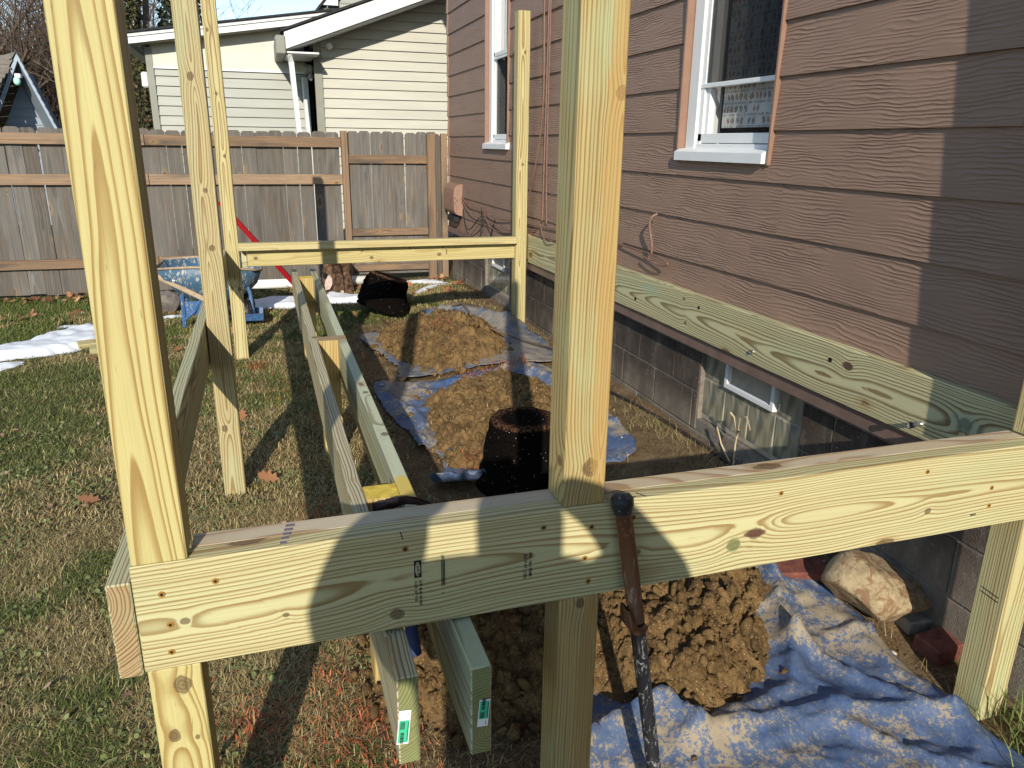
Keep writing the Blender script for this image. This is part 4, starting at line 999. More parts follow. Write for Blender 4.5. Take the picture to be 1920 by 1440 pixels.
def z_mtarp(x, y, ed):
    z = g0(x, y)+.02+.02*np.clip(1-np.abs(fbm(x*4+2, y*4, 46, 2)-.5)*10, 0, 1)+.02*(fbm(x*6, y*6, 41, 3)-.5)+.008*(fbm(x*20, y*20, 43, 3)-.5)
    z = z+ridge(x, y, [(.60, 3.06), (.72, 3.03), (.90, 3.02)], .11, .05)+ridge(x, y, [(.62, 4.5), (.75, 4.1), (.73, 3.7)], .03, .03)+ridge(x, y, [(.65, 3.8), (.70, 3.66)], .035, .02)
    z = z+ridge(x, y, [(1.45, 4.6), (1.6, 4.3), (1.7, 4.0)], .04, .05)+ridge(x, y, [(.8, 4.6), (1.2, 4.62)], .02, .025)
    return z
tarp2 = patch("tarp", P_mtarp, z_mtarp, .018, M_tarp, solid=.0015, seed=3); tag(tarp2, "bright blue tarp showing round the middle dirt mound beside the black root ball", "tarp")
P_gtarp = smooth_poly([(.66, 6.06), (1.05, 6.15), (1.29, 6.42), (1.43, 6.40), (1.63, 6.10), (1.86, 5.75), (1.86, 4.86), (1.74, 4.52), (1.54, 4.62), (1.29, 4.78), (.99, 4.80), (.77, 4.80), (.80, 5.08), (.72, 5.5)], .035, .008, 3)
def z_gtarp(x, y, ed):
    z = g0(x, y)+.034+.03*(fbm(x*5, y*5, 51, 3)-.5)+.012*(fbm(x*16, y*16, 53, 3)-.5)
    return z+ridge(x, y, [(1.2, 6.3), (1.42, 6.3), (1.62, 6.0), (1.75, 5.6)], .09, .09)+ridge(x, y, [(1.78, 5.6), (1.7, 5.1), (1.6, 4.7)], .03, .05)
tarp3 = patch("tarp", P_gtarp, z_gtarp, .02, M_tarpg, solid=.0015, seed=4); tag(tarp3, "mud-coated gray tarp crumpled round the farthest dirt mound", "tarp")
# grommets
for tp, pts in ((tarp2, ((.89, 4.66), (1.25, 4.68), (1.60, 4.62), (.63, 4.66))), (tarp3, ((1.60, 6.06), (1.80, 5.3)))):
    for (x, y) in pts:
        z = g0(x, y)+.045; V = []; Fc = []
        for k in range(12):
            a = k*math.pi/6
            for rr in (.007, .014): V.append((x+rr*math.cos(a), y+rr*math.sin(a), z+.002*(rr < .01)))
        for k in range(12): Fc.append((2*k, 2*k+1, 2*((k+1) % 12)+1, 2*((k+1) % 12)))
        mesh("grommet", V, Fc, M_steel, tp)
ICO = {}
def ico(sub):
    if sub not in ICO:
        bm = bmesh.new(); bmesh.ops.create_icosphere(bm, subdivisions=sub, radius=1); bm.verts.ensure_lookup_table()
        ICO[sub] = (np.array([v.co[:] for v in bm.verts]), np.array([[v.index for v in f.verts] for f in bm.faces])); bm.free()
    return ICO[sub]
def lumps(name, P, Rr, mat, parent, sub=2, seed=0, flat=.7, rough=.3):
    """broken lumps: a ball cut by random planes, then roughened"""
    rr = np.random.default_rng(seed); V0, F0 = ico(sub); shapes = []
    for j in range(24):
        v = V0.copy()
        for k in range(9):
            d_ = rr.normal(size=3); d_ /= np.linalg.norm(d_); v -= np.clip(v @ d_-rr.uniform(.45, .85), 0, None)[:, None]*d_
        o_ = rr.uniform(0, 99); n1 = fbm(v[:, 0]*1.6+o_+v[:, 2], v[:, 1]*1.6+o_-v[:, 2]*.7, 5, 2)-.5; n2 = fbm(v[:, 0]*5+o_+v[:, 2]*3, v[:, 1]*5+o_-v[:, 2]*4, 6, 2)-.5
        shapes.append(v*(1+rough*2.2*n1+rough*1.5*n2)[:, None])
    VV = []; FF = []
    for i, (p, r) in enumerate(zip(P, Rr)):
        s_ = rr.uniform(.7, 1.35, 3)*np.array([1, 1, flat]); M_ = np.array(Euler(rr.uniform(-3, 3, 3)).to_matrix()); v = (shapes[rr.integers(0, 24)]*s_*r) @ M_.T+p
        VV.append(v); FF.append(F0+i*len(V0))
    return npmesh(name, np.concatenate(VV), np.concatenate(FF), mat, parent, False)
def mound(label, poly, H, wedge, res, seed, ncl, rmax, base=.02):
    root = empty("dirt_mound", (*np.mean(poly, 0), 0), label=label, cat="dirt mound")
    sp = smooth_poly(poly, .02, .012, seed)
    def zf(x, y, ed):
        e = S(ed/wedge)**.8
        wq = .02*(fbm(x*20, y*20, seed+12, 2)-.5); wr = .02*(fbm(x*20+5, y*20+9, seed+13, 2)-.5); x_, y_ = x+wq, y+wr
        lump = .60*clods(x_*9, y_*9, seed)+.36*clods(x_*21+3, y_*21, seed+1)+.20*clods(x_*48, y_*48+7, seed+2)
        wx = x+.05*(fbm(x*6, y*6, seed+4, 2)-.5); 
        return g0(x, y)+base-.025+e*(H*(.62+.65*fbm(wx*3.2, y*3.2, seed+7, 3)))+(.25+.75*S(ed/.08))*(.070*lump+.036*(fbm(x*26, y*26, seed+8, 4)-.3)+.030*(fbm(x*75, y*75, seed+9, 3)-.35))
    patch("heap", sp, zf, res, M_clay, root, seed=seed)
    rr = np.random.default_rng(seed); P = []; Rr = []; x0, y0 = np.min(poly, 0)-.06; x1, y1 = np.max(poly, 0)+.06
    px, py = rr.uniform(x0, x1, ncl*5), rr.uniform(y0, y1, ncl*5); ed = edge_dist(px, py, sp); ins = inside(px, py, sp)
    k = np.where(ins | (ed < .05))[0][:ncl]; zz_ = np.where(ins, zf(px, py, ed), g0(px, py)+base)[k]
    r_ = .004+rmax*.85*rr.uniform(0, 1, len(k))**5
    o = lumps("clods", np.column_stack([px[k], py[k], zz_+r_*.1]), r_, M_clay, root, 2, seed); o['kind'] = 'stuff'
    k = np.where(ins)[0][ncl:ncl*3]; zz_ = zf(px[k], py[k], ed[k]); r_ = .0025+.007*rr.uniform(0, 1, len(k))**2
    o = lumps("crumbs", np.column_stack([px[k], py[k], zz_+r_*.3]), r_, M_clay, root, 1, seed+5); o['kind'] = 'stuff'
    return root, zf, sp
m1 = mound("front heap of ochre clay clods on the blue tarp under the front beam", [(.20, 1.78), (.36, 1.66), (.62, 1.60), (.80, 1.60), (.98, 1.42), (1.10, 1.42), (1.27, 1.52), (1.38, 1.58), (1.46, 1.72), (1.56, 1.86), (1.62, 2.0), (1.40, 2.20), (1.0, 2.30), (.62, 2.30), (.36, 2.24), (.20, 2.05)], .13, .22, .0055, 61, 2000, .034)
m2 = mound("middle clay mound on the blue tarp beside the black root ball", [(.78, 4.20), (.90, 4.42), (1.22, 4.46), (1.46, 4.40), (1.58, 3.95), (1.55, 3.45), (1.30, 3.22), (1.0, 3.2), (.76, 3.28), (.72, 3.62)], .11, .28, .007, 71, 900, .034)
m3 = mound("farthest clay mound on the mud-coated gray tarp", [(.76, 5.94), (1.02, 6.05), (1.24, 6.16), (1.40, 6.14), (1.60, 5.88), (1.66, 5.35), (1.56, 4.95), (1.32, 4.84), (1.12, 4.80), (.86, 5.10), (.76, 5.45)], .16, .34, .008, 81, 700, .042, .03)
# cut sods and roots lying on the mounds
def pt_on(m, x, y):
    a = np.array([x]); b = np.array([y]); return float(m[1](a, b, edge_dist(a, b, m[2]))[0])
o = tube("dead_branch", [(1.40, 5.95, .24), (1.42, 5.7, .30), (1.43, 5.45, .26), (1.42, 5.25, .20)], 0, M_twig, None, 6, [.016, .012, .012, .007]); tag(o, "short dead branch sticking out of the farthest clay mound", "branch")
o = tube("thin_stick", [(1.52, 5.25, .20), (1.66, 5.0, .17), (1.86, 4.7, .15)], .006, M_twig, None, 5); tag(o, "thin straight stick lying across the gray tarp toward the house", "stick")
o = lumber("wood_scrap", (1.20, 4.84, .035), (1.25, 5.06, .05), 'y', plain("orange_scrap_wood", (.36, .17, .075), .8), None, rot=(R(12), 0, R(-28))); tag(o, "thin reddish wood scrap between the blue and gray tarps", "wood scrap")

# black root balls
def root_ball(label, loc, r0, r1, h, tilt, seed, lump=.10):
    bm = bmesh.new(); n = 44; prof = []
    for i in range(26):
        t = i/25
        if t < .72: q = t/.72; prof.append((r0+(r1-r0)*q, h*.94*q+.0))
        elif t < .82: q = (t-.72)/.10; prof.append((r1-.03*r1*q-.05*r1*q*q, h*(.94+.06*math.sin(q*1.57))))
        else: q = (t-.82)/.18; prof.append((r1*.92*(1-q), h*(1.0-.03*S(q))))
    V = []; rim = []
    for r, z in prof:
        for k in range(n): a = 2*math.pi*k/n; V.append((r*math.cos(a), r*math.sin(a), z)); rim.append(1.0 if r > r1*.78 and z > h*.90 and r < r1*.995 else 0.)
    V = np.array(V); nn = fbm(V[:, 0]*18+seed, V[:, 1]*18+V[:, 2]*15, seed, 4)-.5; n2 = fbm(V[:, 0]*60+seed, V[:, 1]*60+V[:, 2]*60, seed+3, 3)-.5
    L = np.hypot(V[:, 0], V[:, 1])[:, None]+1e-5; n3 = fbm(V[:, 0]*6+seed, V[:, 1]*6+V[:, 2]*5, seed+6, 2)-.5; V[:, :2] *= 1+(nn*lump+n2*.05+n3*(lump-.10)*6)[:, None]; V[:, 2] += nn*.02+n2*.012
    F_ = [(i*n+k, i*n+(k+1) % n, (i+1)*n+(k+1) % n, (i+1)*n+k) for i in range(len(prof)-1) for k in range(n)]+[tuple(range(n-1, -1, -1))]
    M = Euler(tilt).to_matrix(); V = np.array([M @ Vector(v) for v in V]); V[:, 2] -= V[:, 2].min()
    o = mesh("root_ball", V, F_, M_root, None, loc, smooth=True); at = o.data.attributes.new('rim', 'FLOAT', 'POINT'); at.data.foreach_set('value', np.array(rim, np.float32)); return tag(o, label, "root ball")
root_ball("pot-shaped black soil root ball standing behind the middle post", (1.045, 3.06, gzf(1.04, 3.06)-.005), .215, .155, .325, (0, 0, 0), 3)
root_ball("black soil root ball tipped on its side on the lawn behind the far clay mound", (.955, 6.90, gzf(.97, 6.9)-.02), .255, .165, .30, (R(10), R(16), R(30)), 8, .17)

# rock, bricks, paver, edging strip at the foot of the foundation
def blob(name, loc, dims, seed, mat, label, cat, sub=4, rot=(0, 0, 0), cut=.8):
    V, F_ = ico(sub); V = V.copy(); rr = np.random.default_rng(seed)
    for k in range(13):
        d_ = rr.normal(size=3); d_ /= np.linalg.norm(d_); lim = rr.uniform(cut-.12, cut+.08); s_ = V @ d_; V -= np.clip(s_-lim, 0, None)[:, None]*d_
    nn = fbm(V[:, 0]*3+seed, V[:, 1]*3+V[:, 2]*2.3, seed, 4)-.5; V *= (1+.14*nn)[:, None]; V *= np.array(dims)
    o = npmesh(name, V, F_, mat, None, True, loc); o.rotation_euler = rot; return tag(o, label, cat)
blob("boulder", (1.885, 1.765, .075), (.195, .14, .145), 14, M_rock, "large ochre rock beside the foundation wall below the front beam", "rock", rot=(R(-18), R(8), R(-12)), cut=.66)
def brick(label, c, rot, mat=M_brick, d=(.20, .095, .058)):
    bm = bmesh.new(); add_box(bm, (0, 0, 0), d, bevel=.004); o = bm_obj("brick" if mat is M_brick else "paver", bm, mat, None, c, rot); return tag(o, label, "brick" if mat is M_brick else "paver")
brick("dark red brick half buried between the blue tarp and the big rock", (1.745, 1.99, .035), (R(6), R(4), R(-8)))
brick("broken red brick lying beside the right post's foot", (1.985, 1.555, -.012), (R(4), R(-2), R(4)))
brick("gray paver behind the right post's foot", (2.0, 1.68, .0), (R(3), 0, R(-4)), M_paver, (.18, .10, .05))
o = tube("edging_strip", [(2.005, 2.42, .12), (1.985, 2.2, .085), (1.975, 2.0, .045), (1.975, 1.86, .02)], .012, M_steel, None, 6); tag(o, "shiny gray edging strip along the foot of the foundation", "edging")
rr = np.random.default_rng(3); n = 420
px = rr.uniform(.0, 1.97, n); py = np.where(rr.uniform(size=n) < .45, rr.uniform(.85, 2.2, n), rr.uniform(2.2, 7.2, n)); k = (soil(px, py) > .5) & ~inside(px, py, P_ftarp) & ~inside(px, py, P_mtarp) & ~inside(px, py, P_gtarp)
r_ = .004+.022*rr.uniform(0, 1, n)**3; tag(lumps("loose_soil_clods", np.column_stack([px, py, gz(px, py)+r_*.2])[k], r_[k], plain("dark_soil", (.12, .078, .04), .95, .1, .35, 40, .7), None, 1, 7), kind='stuff')
k2 = rr.uniform(size=n) < .15; kk = k & k2; tag(lumps("pale_pebbles", np.column_stack([rr.uniform(1.6, 1.96, kk.sum()), py[kk], gz(np.full(kk.sum(), 1.8), py[kk])+.006]), rr.uniform(.005, .014, kk.sum()), plain("pale_stone", (.50, .45, .37), .8), None, 1, 8), kind='stuff')

# ------------------------------------------------------------------ things at the far end of the yard
wbw = empty("wheelbarrow", (-.5, 6.9, 0), label="mud-spattered blue wheelbarrow with wooden handles behind the left posts", cat="wheelbarrow")
bm = bmesh.new(); secs = []           # tray: rim and floor loops, handles to the left
rim = [(-.87, .50), (-.80, .502), (-.52, .515), (-.25, .475), (-.10, .44), (-.08, .40)]
def ring(sc_, dz, w_, x0=None):
    L = []
    for x, hw, z in sc_: L.append((x, hw, z))
    return [(x, 6.95-hw*w_, z+dz) for x, hw, z in L]+[(x, 6.95+hw*w_, z+dz) for x, hw, z in reversed(L)]
top = [(-.87, .27, .495), (-.60, .30, .505), (-.30, .30, .49), (-.13, .24, .46), (-.06, .12, .44)]
mdl = [(-.80, .23, .38), (-.58, .26, .36), (-.32, .26, .34), (-.17, .20, .33), (-.10, .10, .33)]
bot = [(-.70, .17, .24), (-.55, .19, .21), (-.36, .19, .20), (-.24, .14, .22), (-.19, .07, .24)]
R1, R2, R3 = [[bm.verts.new(p) for p in ring(q, 0, 1)] for q in (top, mdl, bot)]; n = len(R1)
for A_, B_ in ((R1, R2), (R2, R3)):
    for k in range(n): bm.faces.new((A_[k], A_[(k+1) % n], B_[(k+1) % n], B_[k]))
bm.faces.new(R3); bmesh.ops.recalc_face_normals(bm, faces=bm.faces)
o = bm_obj("tray", bm, M_barrow, wbw, smooth=True); md = o.modifiers.new("th", 'SOLIDIFY'); md.thickness = .006
pr = ring(top, .004, 1.01); tube("rim", pr+[pr[0]], .011, M_mud, wbw, 6)
for s in (-1, 1): lumber("handle", (-1.02, 6.95+s*.22-.018, .46), (-.30, 6.95+s*.22+.018, .50), 'x', M_mud, wbw, bevel=.006, rot=(0, R(31), 0)).location.z -= .17
for s in (-1, 1):
    V, F_ = tube_geo([(-.70, 6.95+s*.18, .27), (-.705, 6.95+s*.20, .0)], .017, 6); mesh("leg", V, F_, M_blue, wbw)
    V, F_ = tube_geo([(-.55, 6.95+s*.18, .24), (-.62, 6.95+s*.2, .12), (-.70, 6.95+s*.2, .06)], .012, 6); mesh("leg_brace", V, F_, M_blue, wbw)
box("leg_plate", (-.69, 6.76, .09), (-.50, 6.775, .21), M_blue, wbw, .004)
for k, (dx, w) in enumerate(((0, .022), (.03, .014), (.052, .01), (.072, .018), (.098, .02))): box("white_marking", (-.755+dx, 6.698-.02*0, .395), (-.755+dx+w, 6.704, .425-.008*(k % 2)), M_white, wbw)
def wheel(par, c, r, w, axis_y=True):
    V = []; Fc = []
    for i in range(28):
        a = 2*math.pi*i/28
        for k in range(8):
            b = 2*math.pi*k/8; rr = r-w/2+w/2*math.cos(b); V.append((c[0]+rr*math.cos(a), c[1]+w/2*math.sin(b), c[2]+rr*math.sin(a)))
    for i in range(28):
        for k in range(8): Fc.append((i*8+k, i*8+(k+1) % 8, ((i+1) % 28)*8+(k+1) % 8, ((i+1) % 28)*8+k))
    wl_ = mesh("wheel", V, Fc, M_black, par, smooth=True); tube("hub", [(c[0], c[1]-w*.5, c[2]), (c[0], c[1]+w*.5, c[2])], r*.55, M_steel, wl_, 14)
wheel(wbw, (-.285, 6.95, .13), .15, .08)
ht = empty("hand_truck", (-.17, 6.78, 0), label="blue hand cart with shallow muddy tray and upright pole beside the far left post", cat="hand cart")
bm = bmesh.new(); q0 = [(-.30, 6.62), (-.07, 6.62), (-.07, 6.90), (-.30, 6.90)]
lo = [bm.verts.new((x*.94-.01, 6.76+(y-6.76)*.85, .045)) for x, y in q0]; hi = [bm.verts.new((x, y, .105)) for x, y in q0]; bm.faces.new(lo)
for k in range(4): bm.faces.new((lo[k], lo[(k+1) % 4], hi[(k+1) % 4], hi[k]))
bmesh.ops.recalc_face_normals(bm, faces=bm.faces); o = bm_obj("tray", bm, M_blue, ht); md = o.modifiers.new("th", 'SOLIDIFY'); md.thickness = .006
box("tray_floor", (-.285, 6.65, .052), (-.085, 6.87, .062), M_mud, ht)
tube("pole", [(-.155, 6.76, .06), (-.165, 6.77, .25), (-.205, 6.79, .41), (-.235, 6.80, .43)], .017, M_blue, ht, 8); tube("dark_boot", [(-.20, 6.74, .06), (-.205, 6.75, .20)], .045, M_bltool, ht, 10, [.055, .035])
wheel(ht, (-.22, 6.86, .06), .075, .05)

blob("stone", (-.93, 7.5, .06), (.16, .12, .12), 5, plain("gray_stone", (.16, .14, .125), .9, .1, .35, 20, .5), "round gray stone on leaves behind the wheelbarrow's handles", "stone")
o_ = empty("red_bar", (.1, 8.3, 0), label="red metal bar slanting down behind the back beam against the gray fence", cat="metal bar")
a_, b_ = Vector((-.42, 8.36, .90)), Vector((.30, 8.16, .0)); dd = (b_-a_).normalized(); up_ = dd.cross(Vector((0, 1, 0))).normalized()
for s in (-1, 1):
    V, F_ = tube_geo([a_+up_*s*.015, b_+up_*s*.015], .009, 4); mesh("flange", V, F_, M_red, o_)
V, F_ = tube_geo([a_, b_], .010, 4); mesh("web", V, F_, M_red, o_)

log = empty("log", (.65, 8.08, 0), label="dark flaky-barked log piece with pale cut face lying by the fence", cat="log")
bm = bmesh.new(); V = []; n = 30; m_ = 14
for i in range(m_):
    t = i/(m_-1)
    for k in range(n): 
        a = 2*math.pi*k/n; r = .15*(1-.12*t)*(1+.10*math.sin(3*a+4*t)+.05*math.sin(7*a-9*t)+random.uniform(-.03, .03)); V.append((r*math.cos(a), r*math.sin(a), -.19+.40*t))
M = Euler((R(8), R(10), 0)).to_matrix(); V = [M @ Vector(v)+Vector((.655, 8.12, .15)) for v in V]
mesh("bark", V, [(i*n+k, i*n+(k+1) % n, (i+1)*n+(k+1) % n, (i+1)*n+k) for i in range(m_-1) for k in range(n)]+[tuple((m_-1)*n+k for k in range(n)), tuple(range(n-1, -1, -1))], M_logb, log)
bm = bmesh.new(); bmesh.ops.create_circle(bm, cap_ends=True, radius=.052, segments=16); bmesh.ops.scale(bm, vec=(.8, 1.5, 1), verts=bm.verts)
for v_ in bm.verts: v_.co *= random.uniform(.85, 1.2)
bm_obj("split_face", bm, plain("pale_split_wood", (.50, .37, .31), .85, .1, .35, 40, .5), log, (.575, 7.962, .11), (R(84), R(10), R(-26)))
bm = bmesh.new(); bmesh.ops.create_icosphere(bm, subdivisions=2, radius=.024); bmesh.ops.scale(bm, vec=(1, .5, 1.3), verts=bm.verts); bm_obj("knot_hole", bm, M_dark, log, (.545, 7.975, .185))
V, F_ = tube_geo([(.66, 7.97, .30), (.70, 7.965, .12), (.705, 7.95, -.01)], 0, 8, [.05, .035, .03]); mesh("root_flare", V, F_, M_logb, log, smooth=True)
V, F_ = tube_geo([(.705, 7.925, .02), (.705, 7.915, .02)], .016, 10); mesh("cut_stub", V, F_, M_cut, log)
mesh("root_flare", *tube_geo([(.72, 8.05, .28), (.76, 8.02, .14), (.77, 8.0, -.02)], 0, 8, [.05, .06, .075]), M_logb, log)
pipe = tube("pvc_pipe", [(-.55, 8.40, .045), (.10, 8.405, .045), (1.05, 8.41, .048)], .05, M_pvc, None, 20, caps=False); md = pipe.modifiers.new("wall", 'SOLIDIFY'); md.thickness = .005
tag(pipe, "white plastic pipe lying along the foot of the fence", "pipe")
for y, xa, xb, rz, lb in ((6.32, -1.42, -1.05, 18, "upper cut-off of yellow lumber on the snow behind the corner post"), (6.12, -1.30, -.95, 6, "lower cut-off of yellow lumber on grass behind the corner post")):
    tag(lumber("lumber_scrap", (xa, y-.045, -.01), (xb, y+.045, .03), 'x', M_pine, None, rot=(R(10), 0, R(rz))), lb, "lumber scrap", "lumber scraps by the snow")

# utility box and cables on the brown wall
ub = empty("utility_box", (1.93, 8.05, .76), label="salmon-brown utility box mounted low on the brown siding near its far corner", cat="utility box")
bm = bmesh.new(); zt, zb, ya, yb, d = 1.09, .775, 7.84, 8.30, .09
pr = []
for k in range(13): a = math.pi*k/12; pr.append((zt-.05+.05*math.sin(a), -.5*math.cos(a)+.5))
pr = [(zb, .25), (zb+.02, .75), (zb+.05, .95), (zb+.10, 1), (zt-.10, 1), (zt-.05, .95), (zt-.02, .75), (zt, .25)]; n = len(pr)
L = [[bm.verts.new((1.955-.085*k, y, z)) for z, k in pr]+[bm.verts.new((1.965, y, zt)), bm.verts.new((1.965, y, zb))] for y in (ya, yb)]; n += 2
for k in range(n): bm.faces.new((L[0][k], L[0][(k+1) % n], L[1][(k+1) % n], L[1][k]))
bm.faces.new(L[0][::-1]); bm.faces.new(L[1]); bmesh.ops.recalc_face_normals(bm, faces=bm.faces); bm_obj("case", bm, M_box, ub)
for k, (x, z, h) in enumerate(((1.912, 1.035, .008), (1.915, 1.00, .008), (1.885, .965, .02), (1.905, .94, .022), (1.885, .91, .018), (1.90, .875, .008), (1.90, .845, .01), (1.90, .815, .006))): box("molded_mark", (x-.010, 7.837, z-h), (x+.010, 7.8435, z), M_brownflash, ub)
box("dark_gland", (1.88, 7.9, .70), (1.95, 8.2, .765), M_black, ub, .01)
random.seed(41)
def cable(pts, r, m, label, group):
    cu = bpy.data.curves.new("cable", 'CURVE'); cu.dimensions = '3D'; sp = cu.splines.new('NURBS'); sp.points.add(len(pts)-1)
    for p, q in zip(sp.points, pts): p.co = (*q, 1)
    sp.use_endpoint_u = True; sp.order_u = 4; cu.bevel_depth = r; cu.bevel_resolution = 2; cu.materials.append(m)
    o = bpy.data.objects.new("cable", cu); COL.objects.link(o); return tag(to_mesh(o), label, "cable", group)
cx = 1.947
cable([(cx, 7.8, .97), (cx-.02, 7.5, .90), (cx, 7.1, .93), (cx-.03, 6.6, .86), (cx, 6.1, .90), (cx, 5.7, .90), (cx, 5.2, .93), (cx, 4.6, .94), (cx, 4.0, .96)], .006, M_cable, "brown painted cable running from the utility box along the siding", None)
cable([(cx, 7.8, .95), (cx-.03, 7.4, .80), (cx, 6.9, .86), (cx-.03, 6.3, .78), (cx, 5.7, .86), (cx, 5.1, .83), (cx, 4.3, .93)], .006, M_cable, "second brown cable sagging below the straight one on the siding", None)
cable([(cx, 7.75, .85), (cx-.03, 7.55, .62), (cx-.04, 7.2, .72), (cx, 7.0, .90), (cx-.03, 6.8, .75), (cx-.05, 7.3, .60), (cx-.03, 7.7, .58)], .005, M_cableb, "loose black cable looping under the utility box", None)
cable([(cx, 7.05, .92), (cx-.04, 6.9, .74), (cx-.05, 7.0, .58), (cx-.03, 6.85, .50), (cx-.02, 6.7, .66), (cx, 6.6, .85)], .005, M_cableb, "black cable hanging in a narrow loop beside the far post", None)
cable([(cx, 7.0, .9), (cx-.06, 6.5, .68), (cx-.05, 6.1, .80), (cx, 5.5, .88)], .005, M_cable, "slack brown cable drooping deepest between the far post and the box", None)
cable([(cx, 5.45, 2.9), (cx, 5.44, 2.3), (cx, 5.36, 1.85), (cx, 5.50, 1.35), (cx, 5.72, 1.08), (cx, 5.78, .9)], .006, M_cable, "brown cable running down the siding and bending left behind the far post", None)
cable([(cx, 5.33, 2.9), (cx, 5.34, 1.9), (cx, 5.36, 1.3), (cx, 5.37, .96)], .006, M_cable, "straight brown cable running down the siding right of the bent one", None)
cable([(cx, 5.30, 2.9), (cx, 5.30, 1.9), (cx-.01, 5.30, 1.3), (cx, 5.28, .95)], .005, M_cable, "thin brown cable nearest the camera of the vertical run on the siding", None)
cable([(cx, 5.4, .93), (cx-.05, 5.2, .80), (cx-.06, 5.0, .88), (cx-.03, 4.7, .90), (cx, 4.4, .94)], .005, M_cable, "brown cable coil bulging off the siding between far post and middle post", None)
cable([(cx-.01, 3.60, 1.16), (cx-.045, 3.61, 1.15), (cx-.045, 3.63, 1.10), (cx-.02, 3.60, .99), (cx-.02, 3.62, .955)], .007, M_cable, "short brown conduit stub hooked out of the siding above the ledger", None)
cable([(cx, 4.1, .955), (cx-.01, 3.8, .95), (cx-.02, 3.62, .955), (cx-.03, 3.45, .945), (cx-.03, 3.38, .925), (cx-.03, 3.55, .90), (cx-.02, 3.7, .93)], .005, M_cable, "brown cable end curling back below the conduit stub", None)
hz = lambda x, y: (x, y, gzf(x, y)+.012)
cable([hz(1.78, 4.4), hz(1.86, 3.9), hz(1.90, 3.6), hz(1.93, 3.22), hz(1.94, 2.98), hz(1.95, 2.75), hz(1.95, 2.5)], .008, M_cableb, "dark cable lying on the bare soil along the foundation", None)

# snow left in the shade
def snow(polys):
    VV = []; FF = []; b = 0
    for i, (p, h) in enumerate(polys):
        sp = smooth_poly(p, .03, .012, 90+i)
        t = patch("snow_patch", sp, lambda x, y, ed: gz(x, y)+.004+h*S(ed/.09)*(.6+.8*fbm(x*9, y*9, 95+i, 3)), .025, M_snow, None, seed=i)
        me = t.data; v = np.empty(len(me.vertices)*3, np.float32); me.vertices.foreach_get('co', v); f = np.array([q.vertices[:] for q in me.polygons])
        VV.append(v.reshape(-1, 3)); FF.append(f+b); b += len(me.vertices); bpy.data.objects.remove(t)
    o = npmesh("snow", np.concatenate(VV), np.concatenate(FF), M_snow, None, True); o['kind'] = 'stuff'; return o
SNOW = [([(-2.6, 6.2), (-1.96, 6.42), (-1.8, 6.64), (-1.61, 6.92), (-1.42, 7.02), (-1.22, 6.7), (-1.3, 6.32), (-1.54, 6.10), (-1.86, 6.0), (-2.6, 5.9)], .05),
        ([(-2.3, 5.72), (-1.82, 5.95), (-1.69, 5.93), (-1.78, 5.74), (-2.3, 5.5)], .03), ([(-1.74, 7.1), (-1.58, 7.12), (-1.6, 7.0), (-1.72, 7.02)], .02),
        ([(-.25, 7.70), (.0, 7.78), (.26, 7.86), (.36, 7.6), (.22, 7.36), (-.14, 7.40), (-.30, 7.52)], .05), ([(.45, 7.75), (.6, 7.95), (.85, 7.8), (1.05, 7.98), (1.24, 7.96), (1.05, 7.62), (.80, 7.48), (.55, 7.50)], .05),
        ([(1.30, 8.36), (1.6, 8.42), (1.80, 8.30), (1.86, 8.0), (1.70, 7.95), (1.52, 8.16), (1.35, 8.2)], .03), ([(1.42, 7.66), (1.55, 7.85), (1.82, 7.95), (1.88, 7.86), (1.65, 7.72), (1.5, 7.55), (1.38, 7.5)], .02),
        ([(-.95, 7.3), (-.8, 7.36), (-.75, 7.2), (-.92, 7.18)], .02), ([(-.62, 6.6), (-.5, 6.66), (-.45, 6.55), (-.6, 6.5)], .015)]
snow(SNOW)

# ------------------------------------------------------------------ grass, clover, leaf litter, weeds
def blades(name, P, ln, wd, lean, cols, mat=M_blade, seed=0):
    g_ = np.random.default_rng(seed); n = len(P); az = g_.uniform(0, 2*np.pi, n); dx, dy = np.cos(az), np.sin(az)
    l = ln*g_.uniform(.5, 1.35, n); w = wd*g_.uniform(.7, 1.3, n); th = np.clip(lean+g_.normal(0, .28, n), .1, 1.5)
    side = np.stack([-dy, dx, np.zeros(n)], 1)*w[:, None]/2
    def at(t, bend): a = th+bend; return np.stack([dx*np.sin(a), dy*np.sin(a), np.cos(a)], 1)*(l*t)[:, None]
    p1 = P+at(.55, -.12); p2 = p1+at(.45, .45)+np.array([0, 0, .002])
    V = np.stack([P-side, P+side, p1+side*.8, p1-side*.8, p2], 1).reshape(-1, 3)
    b = np.arange(n)[:, None]*5; F_ = np.concatenate([b+[0, 1, 2], b+[0, 2, 3], b+[3, 2, 4]], 1).reshape(-1, 3)
    o = npmesh(name, V, F_, mat, None, True); c = np.ones((n, 5, 4), np.float32); c[:, :, :3] = (cols*g_.uniform(.75, 1.25, (n, 1)))[:, None, :]
    a = o.data.attributes.new('tint', 'FLOAT_COLOR', 'POINT'); a.data.foreach_set('color', c.ravel()); o['kind'] = 'stuff'; return o
ALLP = [P_ftarp, P_mtarp, P_gtarp]+[smooth_poly(p, .05, 0, 1) for p, h in SNOW]
def free(x, y):
    m = np.ones(x.shape, bool)
    for p in ALLP: m &= ~inside(x, y, p)
    return m
def lawn_points(n, box_, seed, keep):
    g_ = np.random.default_rng(seed); x = g_.uniform(box_[0], box_[1], n); y = g_.uniform(box_[2], box_[3], n)
    m = keep(x, y, g_.uniform(size=n)) & free(x, y); x, y = x[m], y[m]; return np.stack([x, y, gz(x, y)-.002], 1)
